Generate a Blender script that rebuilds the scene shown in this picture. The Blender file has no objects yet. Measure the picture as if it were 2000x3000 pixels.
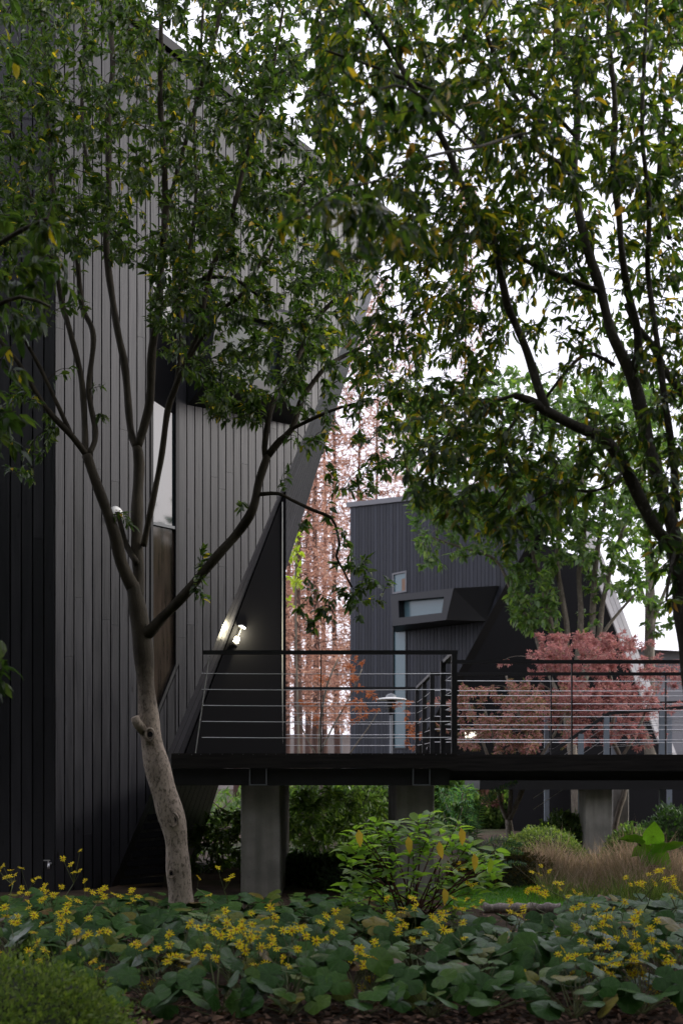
import bpy, math, random
import numpy as np
from mathutils import Vector, Matrix

# ------------------------------------------------------------------ camera, sky, sun, exposure
F = 3300.0          # focal length in photograph pixels (photograph 2000 x 3000)
EYE = 1.5           # camera height
HOR = 2230.0        # horizon row in the photograph
sc = bpy.context.scene
col = sc.collection
cd = bpy.data.cameras.new('camera'); cam = bpy.data.objects.new('camera', cd); col.objects.link(cam)
cam.location = (0, 0, EYE); cam.rotation_euler = (math.radians(90), 0, 0)
cd.sensor_fit = 'VERTICAL'; cd.sensor_height = 36; cd.sensor_width = 24
cd.lens = F / 3000 * 36; cd.shift_y = (HOR - 1500) / 3000
cd.clip_start = .1; cd.clip_end = 2000
cd.dof.use_dof = True; cd.dof.focus_distance = 11.8; cd.dof.aperture_fstop = 2.2
sc.camera = cam

SUN_EL, SUN_AZ = math.radians(26), math.radians(86)     # azimuth from +Y towards +X
w = bpy.data.worlds.new('World'); sc.world = w; w.use_nodes = True
nt = w.node_tree; nt.nodes.clear()
sky = nt.nodes.new('ShaderNodeTexSky'); sky.sky_type = 'NISHITA'; sky.sun_disc = False
sky.sun_elevation = SUN_EL; sky.sun_rotation = SUN_AZ
sky.air_density = 1.0; sky.dust_density = 4.0; sky.ozone_density = 1.0; sky.altitude = 50
mixs = nt.nodes.new('ShaderNodeMix'); mixs.data_type = 'RGBA'; mixs.inputs['Factor'].default_value = .72
mixs.inputs['B'].default_value = (12.4, 12.2, 13.8, 1)   # high even cloud over the blue
bg = nt.nodes.new('ShaderNodeBackground'); bg.inputs['Strength'].default_value = .1
wo = nt.nodes.new('ShaderNodeOutputWorld')
nt.links.new(sky.outputs['Color'], mixs.inputs['A']); nt.links.new(mixs.outputs['Result'], bg.inputs['Color'])
nt.links.new(bg.outputs['Background'], wo.inputs['Surface'])
sd = bpy.data.lights.new('sun', 'SUN'); sun = bpy.data.objects.new('sun', sd); col.objects.link(sun)
sd.energy = 1.2; sd.angle = math.radians(18); sd.color = (1, .98, .95)
S = Vector((math.sin(SUN_AZ) * math.cos(SUN_EL), math.cos(SUN_AZ) * math.cos(SUN_EL), math.sin(SUN_EL)))
sun.rotation_euler = S.to_track_quat('Z', 'Y').to_euler(); sun.location = (20, 10, 30)
sc.view_settings.view_transform = 'Standard'; sc.view_settings.look = 'None'
sc.view_settings.exposure = .8; sc.view_settings.gamma = 1; sc.view_settings.use_curve_mapping = False
sc.cycles.max_bounces = 8; sc.cycles.transparent_max_bounces = 12
sc.cycles.diffuse_bounces = 4; sc.cycles.glossy_bounces = 3; sc.cycles.transmission_bounces = 6
sc.cycles.sample_clamp_indirect = 6

rng = np.random.default_rng(7)
random.seed(7)

# ------------------------------------------------------------------ helpers
def P(u, v, d):
    return Vector(((u - 1000) / F * d, d, EYE + (HOR - v) / F * d))
def px(p, d):                      # pixels to metres at a distance
    return p / F * d
def UV(p):                         # world points (N,3) -> photograph pixels
    p = np.asarray(p, float)
    return np.stack([1000 + p[..., 0] / p[..., 1] * F, HOR - (p[..., 2] - EYE) / p[..., 1] * F], -1)

class MB:
    """collects shapes; build() links them as one mesh object"""
    def __init__(s): s.v = []; s.f = []
    def add(s, vs, fs):
        n = len(s.v); s.v += [tuple(x) for x in vs]; s.f += [tuple(i + n for i in f) for f in fs]; return s
    def box(s, a, b):
        x0, y0, z0 = a; x1, y1, z1 = b
        return s.add([(x0,y0,z0),(x1,y0,z0),(x1,y1,z0),(x0,y1,z0),(x0,y0,z1),(x1,y0,z1),(x1,y1,z1),(x0,y1,z1)],
                     [(0,3,2,1),(4,5,6,7),(0,1,5,4),(1,2,6,5),(2,3,7,6),(3,0,4,7)])
    def prism(s, poly, off):
        """polygon (3D points) thickened by the vector off"""
        n = len(poly); a = [Vector(p) for p in poly]; b = [p + Vector(off) for p in a]
        return s.add(a + b, [tuple(range(n)), tuple(range(2*n-1, n-1, -1))] + [(i, i+n, (i+1) % n + n, (i+1) % n) for i in range(n)])
    def tube(s, pts, rad, seg=6, cap=True):
        pts = [Vector(p) for p in pts]; n = len(pts)
        if not hasattr(rad, '__len__'): rad = [rad] * n
        base = len(s.v); t0 = (pts[1] - pts[0]).normalized()
        nrm = t0.orthogonal().normalized()
        for i, p in enumerate(pts):
            t = (pts[min(i+1, n-1)] - pts[max(i-1, 0)]).normalized()
            nrm = (nrm - t * nrm.dot(t)).normalized(); bn = t.cross(nrm)
            for k in range(seg):
                a = 2 * math.pi * k / seg
                s.v.append(tuple(p + (nrm * math.cos(a) + bn * math.sin(a)) * rad[i]))
        for i in range(n - 1):
            for k in range(seg):
                a = base + i*seg + k; b = base + i*seg + (k+1) % seg
                s.f.append((a, b, b + seg, a + seg))
        if cap:
            s.f.append(tuple(base + k for k in range(seg-1, -1, -1))); s.f.append(tuple(base + (n-1)*seg + k for k in range(seg)))
        return s
    def bar(s, a, b, w, h, up=(0, 0, 1)):
        a = Vector(a); b = Vector(b); t = (b - a).normalized(); up = Vector(up)
        sd_ = t.cross(up).normalized() * w / 2; u2 = sd_.cross(t).normalized() * h / 2
        q = [a - sd_ - u2, a + sd_ - u2, a + sd_ + u2, a - sd_ + u2]
        return s.prism(q, b - a)
    def disc(s, c, r, z0, z1, seg=16):
        return s.prism([(c[0] + r*math.cos(2*math.pi*k/seg), c[1] + r*math.sin(2*math.pi*k/seg), z0) for k in range(seg)], (0, 0, z1 - z0))
    def lathe(s, c, prof, seg=20):
        b = len(s.v)
        for r, z in prof:
            for k in range(seg):
                a = 2*math.pi*k/seg; s.v.append((c[0] + r*math.cos(a), c[1] + r*math.sin(a), c[2] + z))
        for i in range(len(prof)-1):
            for k in range(seg):
                a = b+i*seg+k; d = b+i*seg+(k+1) % seg; s.f.append((a, d, d+seg, a+seg))
        return s
    def mesh(s, name, smooth=False):
        me = bpy.data.meshes.new(name); me.from_pydata(s.v, [], s.f); me.update()
        if smooth: me.polygons.foreach_set('use_smooth', [True] * len(me.polygons))
        return me
    def build(s, name, mat, parent=None, smooth=False):
        return link(name, s.mesh(name, smooth), mat, parent)

def link(name, me, mat=None, parent=None, mw=None):
    o = bpy.data.objects.new(name, me); col.objects.link(o)
    if mat is not None and len(me.materials) == 0: me.materials.append(M[mat])
    if mw is not None: o.matrix_world = mw
    INV[o.name] = mw.inverted() if mw is not None else Matrix.Identity(4)
    if parent is not None: o.parent = parent; o.matrix_parent_inverse = INV[parent.name]
    return o
INV = {}
def thing(name, label, cat, loc=(0, 0, 0), group=None):
    o = bpy.data.objects.new(name, None); col.objects.link(o); o.location = loc; o.empty_display_size = .2
    INV[o.name] = Matrix.Translation(-Vector(loc)); return tag(o, label, cat, group)
def tag(o, label=None, cat=None, group=None, kind=None):
    if label: o['label'] = label
    if cat: o['category'] = cat
    if group: o['group'] = group
    if kind: o['kind'] = kind
    return o
def fast_mesh(name, V, faces, mat, smooth=False):
    """V (N,3), faces = list of (K,n) integer arrays"""
    me = bpy.data.meshes.new(name)
    V = np.asarray(V, np.float32); me.vertices.add(len(V)); me.vertices.foreach_set('co', V.ravel())
    li = np.concatenate([f.ravel() for f in faces]).astype(np.int32)
    cnt = np.concatenate([np.full(len(f), f.shape[1]) for f in faces]).astype(np.int32)
    st = np.concatenate([[0], np.cumsum(cnt)[:-1]]).astype(np.int32)
    me.loops.add(len(li)); me.loops.foreach_set('vertex_index', li)
    me.polygons.add(len(cnt)); me.polygons.foreach_set('loop_start', st)
    if smooth: me.polygons.foreach_set('use_smooth', np.ones(len(cnt), bool))
    me.update(calc_edges=True); me.validate()
    if mat: me.materials.append(M[mat])
    return me

def norm(a): return a / np.maximum(np.linalg.norm(a, axis=-1, keepdims=True), 1e-9)
# leaf templates: x along the leaf 0..1, y across -.5..+.5, z up
def t_leaf(fold=.12, droop=.22, wmid=.36):
    xs = [0, .3, .68, 1]; h = [0, .5, .40, 0]
    v = []
    for x, y in zip(xs, h):
        z = -droop * x * x + .04 * math.sin(3 * x)
        if y == 0: v.append((x, 0, z))
        else: v += [(x, -y, z + fold * y), (x, 0, z), (x, y, z + fold * y)]
    T = np.array(v); tri = np.array([[0, 2, 1], [0, 3, 2], [4, 5, 7], [5, 6, 7]]); quad = np.array([[1, 2, 5, 4], [2, 3, 6, 5]])
    return T, tri, quad
def t_blade(droop=.3):               # narrow strip: 5 points
    T = np.array([(0, -.5, 0), (0, .5, 0), (.5, -.42, .02 - droop*.25), (.5, .42, .02 - droop*.25), (1, 0, -droop)])
    return T, np.array([[2, 3, 4]]), np.array([[0, 1, 3, 2]])
LEAF, BLADE = t_leaf(), t_blade()
SMALL = (np.array([(0, 0, 0), (.5, -.5, .06), (1, 0, -.12), (.5, .5, .06)]), np.zeros((0, 3), int), np.array([[0, 1, 2, 3]]))
def instance_leaves(name, pos, dirs, nrm, ln, wd, mat, tpl=LEAF, smooth=True):
    T, tri, quad = tpl
    X = norm(dirs); Z = norm(nrm - X * (nrm * X).sum(-1, keepdims=True)); Y = np.cross(Z, X)
    k = len(T); N = len(pos)
    V = pos[:, None] + X[:, None] * (T[None, :, 0:1] * ln[:, None, None]) + Y[:, None] * (T[None, :, 1:2] * wd[:, None, None]) + Z[:, None] * (T[None, :, 2:3] * ln[:, None, None])
    off = (np.arange(N) * k)[:, None, None]
    fs = [(tri[None] + off).reshape(-1, 3)] if len(tri) else []
    if len(quad): fs.append((quad[None] + off).reshape(-1, 4))
    return fast_mesh(name, V.reshape(-1, 3), fs, mat, smooth)
def leaf_matrix(p, d, n, ln, wd):
    X = Vector(d).normalized(); Z = Vector(n); Z = (Z - X * Z.dot(X)).normalized(); Y = Z.cross(X)
    return Matrix(((X.x*ln, Y.x*wd, Z.x*ln, p[0]), (X.y*ln, Y.y*wd, Z.y*ln, p[1]), (X.z*ln, Y.z*wd, Z.z*ln, p[2]), (0, 0, 0, 1)))
def template_mesh(name, tpl, mat):
    T, tri, quad = tpl
    me = bpy.data.meshes.new(name); me.from_pydata(T.tolist(), [], tri.tolist() + quad.tolist()); me.update()
    me.polygons.foreach_set('use_smooth', [True] * len(me.polygons)); me.materials.append(M[mat]); return me

def rand_unit(n):
    return norm(rng.normal(size=(n, 3)))
def in_poly(poly, n):
    poly = np.array(poly, float); lo, hi = poly.min(0), poly.max(0); out = []
    x1, y1 = poly[:, 0], poly[:, 1]; x2, y2 = np.roll(x1, -1), np.roll(y1, -1)
    while len(out) < n:
        p = lo + (hi - lo) * rng.random((n * 3, 2))
        c = ((y1[None] > p[:, 1:]) != (y2[None] > p[:, 1:])) & (p[:, :1] < (x2 - x1)[None] * (p[:, 1:] - y1[None]) / ((y2 - y1)[None] + 1e-9) + x1[None])
        out += list(p[c.sum(1) % 2 == 1])
    return np.array(out[:n])
def spline(pts, step):
    """Catmull-Rom through rows of numbers (any width)"""
    p = np.array(pts, float); out = []
    for i in range(len(p) - 1):
        a, b, c, d = p[max(i-1, 0)], p[i], p[i+1], p[min(i+2, len(p)-1)]
        n = max(2, int(np.linalg.norm((c - b)[:3]) / step))
        for t in np.arange(n) / n:
            out.append(.5 * ((2*b) + (c-a)*t + (2*a-5*b+4*c-d)*t*t + (-a+3*b-3*c+d)*t**3))
    out.append(p[-1]); return np.array(out)

# ------------------------------------------------------------------ materials
M = {}
def mat(name, colr=(.5, .5, .5), rough=.6, spec=.5, metal=0):
    m = bpy.data.materials.new(name); m.use_nodes = True; n = m.node_tree
    b = n.nodes['Principled BSDF']; b.inputs['Base Color'].default_value = (*colr, 1); b.inputs['Roughness'].default_value = rough
    b.inputs['Specular IOR Level'].default_value = spec; b.inputs['Metallic'].default_value = metal
    M[name] = m; return m, n, b
def node(n, kind, **kw):
    x = n.nodes.new(kind)
    for k, v in kw.items():
        if k.startswith('_'): setattr(x, k[1:], v)
        else: x.inputs[k.replace('__', ' ')].default_value = v
    return x
def ramp(n, fac, stops, interp='LINEAR'):
    r = n.nodes.new('ShaderNodeValToRGB'); r.color_ramp.interpolation = interp
    e = r.color_ramp.elements
    while len(e) < len(stops): e.new(.5)
    for i, (p, c) in enumerate(stops): e[i].position = p; e[i].color = (*c, 1) if len(c) == 3 else c
    n.links.new(fac, r.inputs['Fac']); return r.outputs['Color']
def mixc(n, f, a, b, mode='MIX'):
    x = n.nodes.new('ShaderNodeMix'); x.data_type = 'RGBA'; x.blend_type = mode
    for s, v in (('Factor', f), ('A', a), ('B', b)):
        if isinstance(v, (int, float)): x.inputs[s].default_value = v
        elif isinstance(v, tuple): x.inputs[s].default_value = (*v, 1)
        else: n.links.new(v, x.inputs[s])
    return x.outputs['Result']
def coords(n, scale=(1, 1, 1), kind='Object'):
    t = n.nodes.new('ShaderNodeTexCoord'); mp = n.nodes.new('ShaderNodeMapping'); mp.inputs['Scale'].default_value = scale
    n.links.new(t.outputs[kind], mp.inputs['Vector']); return mp.outputs['Vector']
def noise(n, vec, scale, detail=4, rough=.55):
    x = node(n, 'ShaderNodeTexNoise', Scale=scale, Detail=detail, Roughness=rough); n.links.new(vec, x.inputs['Vector']); return x.outputs['Fac']
def bump(n, b, h, strength=.3, dist=.01):
    x = node(n, 'ShaderNodeBump', Strength=strength, Distance=dist); n.links.new(h, x.inputs['Height']); n.links.new(x.outputs['Normal'], b.inputs['Normal'])

def wood_mat(name, c0, c1, rough, scale=(60, 60, 1.5), spec=.5):
    m, n, b = mat(name, c0, rough, spec)
    oi = n.nodes.new('ShaderNodeObjectInfo')
    v = coords(n, scale); ofs = n.nodes.new('ShaderNodeVectorMath'); ofs.operation = 'ADD'
    sc3 = n.nodes.new('ShaderNodeVectorMath'); sc3.operation = 'SCALE'; sc3.inputs['Scale'].default_value = 37
    cmb = n.nodes.new('ShaderNodeCombineXYZ')
    for i in range(3): n.links.new(oi.outputs['Random'], cmb.inputs[i])
    n.links.new(cmb.outputs[0], sc3.inputs[0]); n.links.new(v, ofs.inputs[0]); n.links.new(sc3.outputs[0], ofs.inputs[1])
    g = noise(n, ofs.outputs[0], 1.0, 6, .6)
    big = noise(n, coords(n, (6, 6, .7)), 1.0, 3)
    knot = n.nodes.new('ShaderNodeTexVoronoi'); knot.inputs['Scale'].default_value = 1
    kv = coords(n, (8, 8, 2.3)); ka = n.nodes.new('ShaderNodeVectorMath'); ka.operation = 'ADD'
    n.links.new(kv, ka.inputs[0]); n.links.new(sc3.outputs[0], ka.inputs[1]); n.links.new(ka.outputs[0], knot.inputs['Vector'])
    kf = ramp(n, knot.outputs['Distance'], [(.0, (1, 1, 1)), (.05, (1, 1, 1)), (.11, (0, 0, 0))])
    f1 = mixc(n, .4, g, big)
    c = ramp(n, f1, [(.3, c0), (.7, c1)])
    var = ramp(n, oi.outputs['Random'], [(0, (.6, .6, .62)), (1, (1.35, 1.32, 1.3))])
    c = mixc(n, 1.0, c, var, 'MULTIPLY')
    c = mixc(n, kf, c, tuple(x * .35 for x in c0)); n.links.new(c, b.inputs['Base Color'])
    n.links.new(ramp(n, g, [(.25, (rough - .1,)*3), (.75, (rough + .2,)*3)]), b.inputs['Roughness'])
    bump(n, b, mixc(n, .5, g, big), .45, .006)
    return m
wood_mat('black_board', (.0125, .013, .0165), (.029, .029, .034), .36, spec=.36)
wood_mat('weathered_board', (.42, .40, .38), (.6, .58, .55), .55)
wood_mat('brown_wood', (.10, .055, .03), (.2, .11, .06), .5, (30, 30, 1))
mat('black_void', (.008, .008, .009), .8, .2)
mat('black_panel', (.007, .007, .008), .8, .05)
mat('black_metal', (.014, .014, .015), .55, .3)
mat('grey_metal', (.12, .13, .14), .4, .5)
mat('steel_wire', (.55, .55, .55), .35, .5, .8)
mat('white_plastic', (.6, .6, .58), .5)
mat('tent_white', (.8, .8, .8), .6)
mat('roof_grey', (.16, .16, .17), .7)
mat('lamp_black', (.015, .015, .015), .4)
m, n, b = mat('glass_dark', (.02, .035, .04), .04, 1.0); b.inputs['IOR'].default_value = 1.8
m, n, b = mat('glass_teal', (.075, .13, .15), .2, .6); b.inputs['IOR'].default_value = 1.5
def emit(name, c, s):
    m, n, b = mat(name, (.8, .8, .8), .4); b.inputs['Emission Color'].default_value = (*c, 1); b.inputs['Emission Strength'].default_value = s
emit('lamp_lit', (1, .9, .62), 18); emit('lit_window', (1, .93, .75), 1.2)
m, n, b = mat('glass_brown', (.055, .036, .024), .06, .8)
v = coords(n, (14, 14, 1)); n.links.new(ramp(n, noise(n, v, 1.5, 5), [(.3, (.02, .016, .013)), (.7, (.058, .044, .034))]), b.inputs['Base Color'])
wood_mat('slate_board', (.013, .015, .021), (.026, .029, .039), .5, spec=.25)
m, n, b = mat('bay_paint', (.014, .015, .018), .5, .35)
mat('blue_grey', (.16, .19, .22), .5)
mat('glass_bay', (.03, .043, .043), .25, .2)
# concrete
m, n, b = mat('concrete', (.3, .29, .26), .85, .3)
v = coords(n); a = noise(n, v, 3, 6); st = noise(n, coords(n, (6, 6, .5)), 1.5, 5)
sp = noise(n, v, 60, 2)
c = ramp(n, a, [(.3, (.19, .185, .165)), (.7, (.34, .325, .29))])
c = mixc(n, ramp(n, st, [(.42, (0, 0, 0)), (.76, (.6, .6, .6))]), c, (.10, .10, .08))
c = mixc(n, ramp(n, sp, [(.68, (0, 0, 0)), (.74, (1, 1, 1))]), c, (.09, .09, .08)); n.links.new(c, b.inputs['Base Color']); bump(n, b, sp, .25, .004)
# dark painted timber of the bridge
m, n, b = mat('bridge_timber', (.02, .019, .018), .8, .15)
v = coords(n, (1, 6, 20)); a = noise(n, v, 2, 6); n.links.new(ramp(n, a, [(.3, (.012, .011, .011)), (.75, (.035, .031, .028))]), b.inputs['Base Color']); bump(n, b, a, .3, .004)
# bark
def bark(name, dark, pale, zsplit=None, spot=.5):
    m, n, b = mat(name, dark, .85, .25)
    v = coords(n, (1, 1, .55)); a = noise(n, v, 9, 6, .65); s = noise(n, v, 38, 5, .7); bigp = noise(n, coords(n), 3.0, 4)
    c = ramp(n, a, [(.3, dark), (.7, tuple(.5*(x+y) for x, y in zip(dark, pale)))])
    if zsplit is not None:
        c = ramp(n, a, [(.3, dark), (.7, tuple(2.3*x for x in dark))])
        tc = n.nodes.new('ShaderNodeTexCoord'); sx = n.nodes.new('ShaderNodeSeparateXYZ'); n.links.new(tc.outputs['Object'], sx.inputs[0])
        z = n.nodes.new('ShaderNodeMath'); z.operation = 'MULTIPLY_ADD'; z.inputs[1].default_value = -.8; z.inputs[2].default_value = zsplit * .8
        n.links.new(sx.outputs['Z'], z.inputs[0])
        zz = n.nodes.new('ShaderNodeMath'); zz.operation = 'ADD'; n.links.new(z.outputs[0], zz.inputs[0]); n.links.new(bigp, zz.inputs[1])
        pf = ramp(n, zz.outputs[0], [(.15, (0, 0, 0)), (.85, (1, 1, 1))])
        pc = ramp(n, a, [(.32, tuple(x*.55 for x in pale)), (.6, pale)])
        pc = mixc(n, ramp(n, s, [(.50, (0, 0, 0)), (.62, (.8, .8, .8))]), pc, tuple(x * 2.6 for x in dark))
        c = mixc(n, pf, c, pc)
    else:
        c = mixc(n, ramp(n, s, [(spot, (0, 0, 0)), (spot + .12, (1, 1, 1))]), c, pale)
    n.links.new(c, b.inputs['Base Color']); bump(n, b, mixc(n, .5, a, s), .8, .02)
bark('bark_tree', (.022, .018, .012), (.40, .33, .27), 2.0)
bark('bark_right', (.03, .026, .02), (.16, .145, .12), None, .56)
bark('bark_pale', (.10, .085, .065), (.28, .25, .20), None, .55)
bark('bark_redwood', (.06, .035, .028), (.16, .1, .08), None, .6)
bark('bark_red_stem', (.06, .02, .018), (.13, .05, .04), None, .6)
bark('bark_log', (.14, .12, .11), (.42, .36, .33), None, .5)
# leaves: colour differs from leaf to leaf
def leaf_mat(name, stops, transl=.35, rough=.38, tcol=None, spec=.5):
    m, n, b = mat(name, (.1, .2, .05), rough, spec)
    ge = n.nodes.new('ShaderNodeNewGeometry'); oi = n.nodes.new('ShaderNodeObjectInfo')
    ad = n.nodes.new('ShaderNodeMath'); ad.operation = 'ADD'; fr = n.nodes.new('ShaderNodeMath'); fr.operation = 'FRACT'
    n.links.new(ge.outputs['Random Per Island'], ad.inputs[0]); n.links.new(oi.outputs['Random'], ad.inputs[1]); n.links.new(ad.outputs[0], fr.inputs[0])
    c = ramp(n, fr.outputs[0], stops)
    bl = noise(n, coords(n), 30, 3)
    c = mixc(n, 1, c, ramp(n, bl, [(.3, (.8, .8, .8)), (.7, (1.15, 1.15, 1.1))]), 'MULTIPLY')
    n.links.new(c, b.inputs['Base Color'])
    tr = n.nodes.new('ShaderNodeBsdfTranslucent')
    n.links.new(mixc(n, 1, c, tcol or (2.3, 2.7, .9), 'MULTIPLY'), tr.inputs['Color'])
    mx = n.nodes.new('ShaderNodeMixShader'); mx.inputs[0].default_value = transl
    n.links.new(b.outputs[0], mx.inputs[1]); n.links.new(tr.outputs[0], mx.inputs[2]); n.links.new(mx.outputs[0], n.nodes['Material Output'].inputs['Surface'])
G1, G2, G3 = (.019, .037, .016), (.036, .062, .021), (.075, .10, .03)
leaf_mat('leaf_left', [(0, G1), (.5, G2), (.93, G3), (.97, (.11, .14, .03)), (.99, (.42, .28, .03))], .46, .4)
leaf_mat('leaf_right', [(0, G1), (.45, (.036, .065, .022)), (.72, (.075, .105, .028)), (.88, (.15, .165, .033)), (.95, (.27, .21, .03)), (.975, (.46, .28, .03)), (1, (.22, .10, .05))], .52, .4)
leaf_mat('leaf_mid', [(0, (.05, .09, .035)), (.6, (.08, .14, .045)), (1, (.15, .2, .06))], .4, .5)
leaf_mat('leaf_willow', [(0, (.045, .085, .028)), (.6, (.08, .13, .04)), (1, (.18, .24, .08))], .38, .35)
leaf_mat('leaf_redwood', [(0, (.27, .155, .125)), (.6, (.42, .26, .205)), (1, (.54, .38, .30))], .58, .8, (1.3, 1.1, 1.0), .1)
leaf_mat('leaf_maple', [(0, (.26, .11, .11)), (.5, (.43, .21, .205)), (.8, (.5, .29, .26)), (1, (.24, .17, .09))], .42, .6, (1.25, 1.0, 1.0), .2)
leaf_mat('leaf_maple_olive', [(0, (.42, .19, .20)), (.5, (.42, .22, .20)), (.62, (.20, .16, .07)), (1, (.13, .14, .05))], .42, .6, (1.25, 1.1, 1.0), .2)
leaf_mat('leaf_maple_orange', [(0, (.34, .11, .05)), (.6, (.42, .18, .07)), (1, (.25, .09, .06))], .4, .6, (1.3, 1.0, .8), .2)
leaf_mat('leaf_shrub', [(0, (.11, .19, .045)), (.6, (.19, .29, .065)), (1, (.3, .40, .09))], .45, .42)
leaf_mat('leaf_yellow', [(0, (.72, .50, .06)), (1, (.8, .58, .08))], .45, .5, (1.2, 1.15, .8))
leaf_mat('leaf_azalea', [(0, (.08, .125, .03)), (.6, (.15, .21, .05)), (1, (.27, .31, .085))], .3, .55)
leaf_mat('leaf_hedge', [(0, (.06, .055, .025)), (.6, (.1, .085, .03)), (1, (.16, .09, .04))], .3, .6)
leaf_mat('leaf_cover', [(0, (.03, .065, .022)), (1, (.06, .11, .035))], .25, .5)
leaf_mat('leaf_frond', [(0, (.04, .11, .06)), (.6, (.07, .17, .08)), (1, (.2, .32, .07))], .35, .45)
leaf_mat('leaf_taro', [(0, (.16, .34, .04)), (1, (.22, .42, .055))], .45, .35)
leaf_mat('leaf_lime', [(0, (.24, .30, .04)), (1, (.36, .38, .06))], .45, .5)
leaf_mat('grass_tan', [(0, (.26, .20, .14)), (.5, (.40, .31, .22)), (.6, (.20, .20, .09)), (.7, (.22, .21, .10)), (.75, (.46, .35, .29)), (1, (.58, .46, .38))], .5, .7, (1.25, 1.15, .95))
leaf_mat('grass_lawn', [(0, (.09, .22, .03)), (1, (.14, .3, .045))], .4, .6)
leaf_mat('litter', [(0, (.07, .04, .026)), (.5, (.16, .09, .06)), (.85, (.26, .15, .10)), (1, (.36, .22, .14))], .1, .8, (1, .8, .6))
leaf_mat('petal', [(0, (.88, .70, .012)), (1, (.95, .82, .02))], .3, .6, (1.1, 1.0, .6), .2)
mat('flower_disc', (.5, .28, .02), .8); mat('stalk', (.12, .14, .05), .6); mat('moss', (.1, .13, .03), .9)
# leopard plant leaf: leathery, veins from the stalk
m, n, b = mat('leopard_leaf', (.03, .07, .03), .3, .10)
oi = n.nodes.new('ShaderNodeObjectInfo'); c = ramp(n, oi.outputs['Random'], [(0, (.018, .054, .012)), (.5, (.032, .085, .018)), (.82, (.05, .115, .022)), (.92, (.08, .125, .024)), (.965, (.16, .14, .03)), (1, (.11, .06, .035))])
v = coords(n); a = noise(n, v, 7, 4)
gr = n.nodes.new('ShaderNodeTexGradient'); gr.gradient_type = 'RADIAL'; n.links.new(v, gr.inputs['Vector'])
vn = n.nodes.new('ShaderNodeMath'); vn.operation = 'MULTIPLY'; vn.inputs[1].default_value = 11; n.links.new(gr.outputs['Fac'], vn.inputs[0])
pp = n.nodes.new('ShaderNodeMath'); pp.operation = 'PINGPONG'; pp.inputs[1].default_value = .5; n.links.new(vn.outputs[0], pp.inputs[0])
vf = ramp(n, pp.outputs[0], [(0, (1, 1, 1)), (.06, (0, 0, 0))])
c = mixc(n, 1, c, ramp(n, a, [(.3, (.72, .72, .66)), (.7, (1.25, 1.25, 1.1))]), 'MULTIPLY')
c = mixc(n, mixc(n, .35, (0., 0., 0.), vf), c, (.11, .16, .07)); n.links.new(c, b.inputs['Base Color'])
n.links.new(ramp(n, a, [(.3, (.27,)*3), (.7, (.42,)*3)]), b.inputs['Roughness']); bump(n, b, mixc(n, .4, a, vf), .35, .01)
# soil and ground
m, n, b = mat('soil', (.05, .035, .025), .95, .2)
v = coords(n); a = noise(n, v, 2.2, 8, .6); g2 = noise(n, v, .35, 3)
c = ramp(n, a, [(.3, (.022, .016, .011)), (.7, (.075, .05, .034))]); c = mixc(n, ramp(n, g2, [(.5, (0, 0, 0)), (.65, (1, 1, 1))]), c, (.035, .05, .018))
n.links.new(c, b.inputs['Base Color']); bump(n, b, noise(n, v, 14, 6), .8, .03)
mat('lawn_base', (.06, .15, .022), .9); mat('mound_core', (.02, .028, .01), .95)
m, n, b = mat('far_wall', (.28, .25, .23), .9); n.links.new(ramp(n, noise(n, coords(n), .8, 5), [(.3, (.2, .18, .165)), (.7, (.33, .3, .28))]), b.inputs['Base Color'])

# ------------------------------------------------------------------ ground
tag(MB().add([(-400, -60, 0), (400, -60, 0), (400, 700, 0), (-400, 700, 0)], [(0, 1, 2, 3)]).build('ground', 'soil'), kind='structure')

# ------------------------------------------------------------------ the leaning black house
# front wall plane W: from the corner at photo column 162 receding to the right
x0, y0 = -3.276, 12.9
TH = math.radians(42); CW, SW = math.cos(TH), math.sin(TH)
NW = Vector((SW, -CW, 0))                       # outward normal of W
def s_of(u):
    k = (u - 1000) / F; return (k * y0 - x0) / (CW - k * SW)
def Wp(s, z, off=0): return Vector((x0 + s * CW, y0 + s * SW, z)) + NW * off
def Wuv(u, v, off=0):
    s = s_of(u); d = y0 + s * SW; return s, EYE + (HOR - v) / F * d
def W3(u, v, off=0): s, z = Wuv(u, v); return Wp(s, z, off)
Lt = Wuv(1152, 640); Lb = Wuv(324, 2600); Lb = (Lb[0], 0.0)
ST, ZT = Lt; ZT = 9.35
def zroof(s): return 10.62 + (ZT - 10.62) * s / ST
def zL1(s): return 0 if s <= Lb[0] else ZT * (s - Lb[0]) / (ST - Lb[0])
T = Wp(ST, ZT)
Rb = Vector((-2.155, 16.54, 0))
Lb3 = Wp(Lb[0], 0)

house = thing('black_house', 'tall leaning house clad in black vertical boards behind the left tree', 'house', (x0, y0, 0))
wall = MB().prism([Wp(0, 0, -.06), Wp(Lb[0], 0, -.06), Wp(ST, ZT, -.06), Wp(0, zroof(0), -.06)], -NW * .2).build('front_wall', 'black_void', house)
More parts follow.
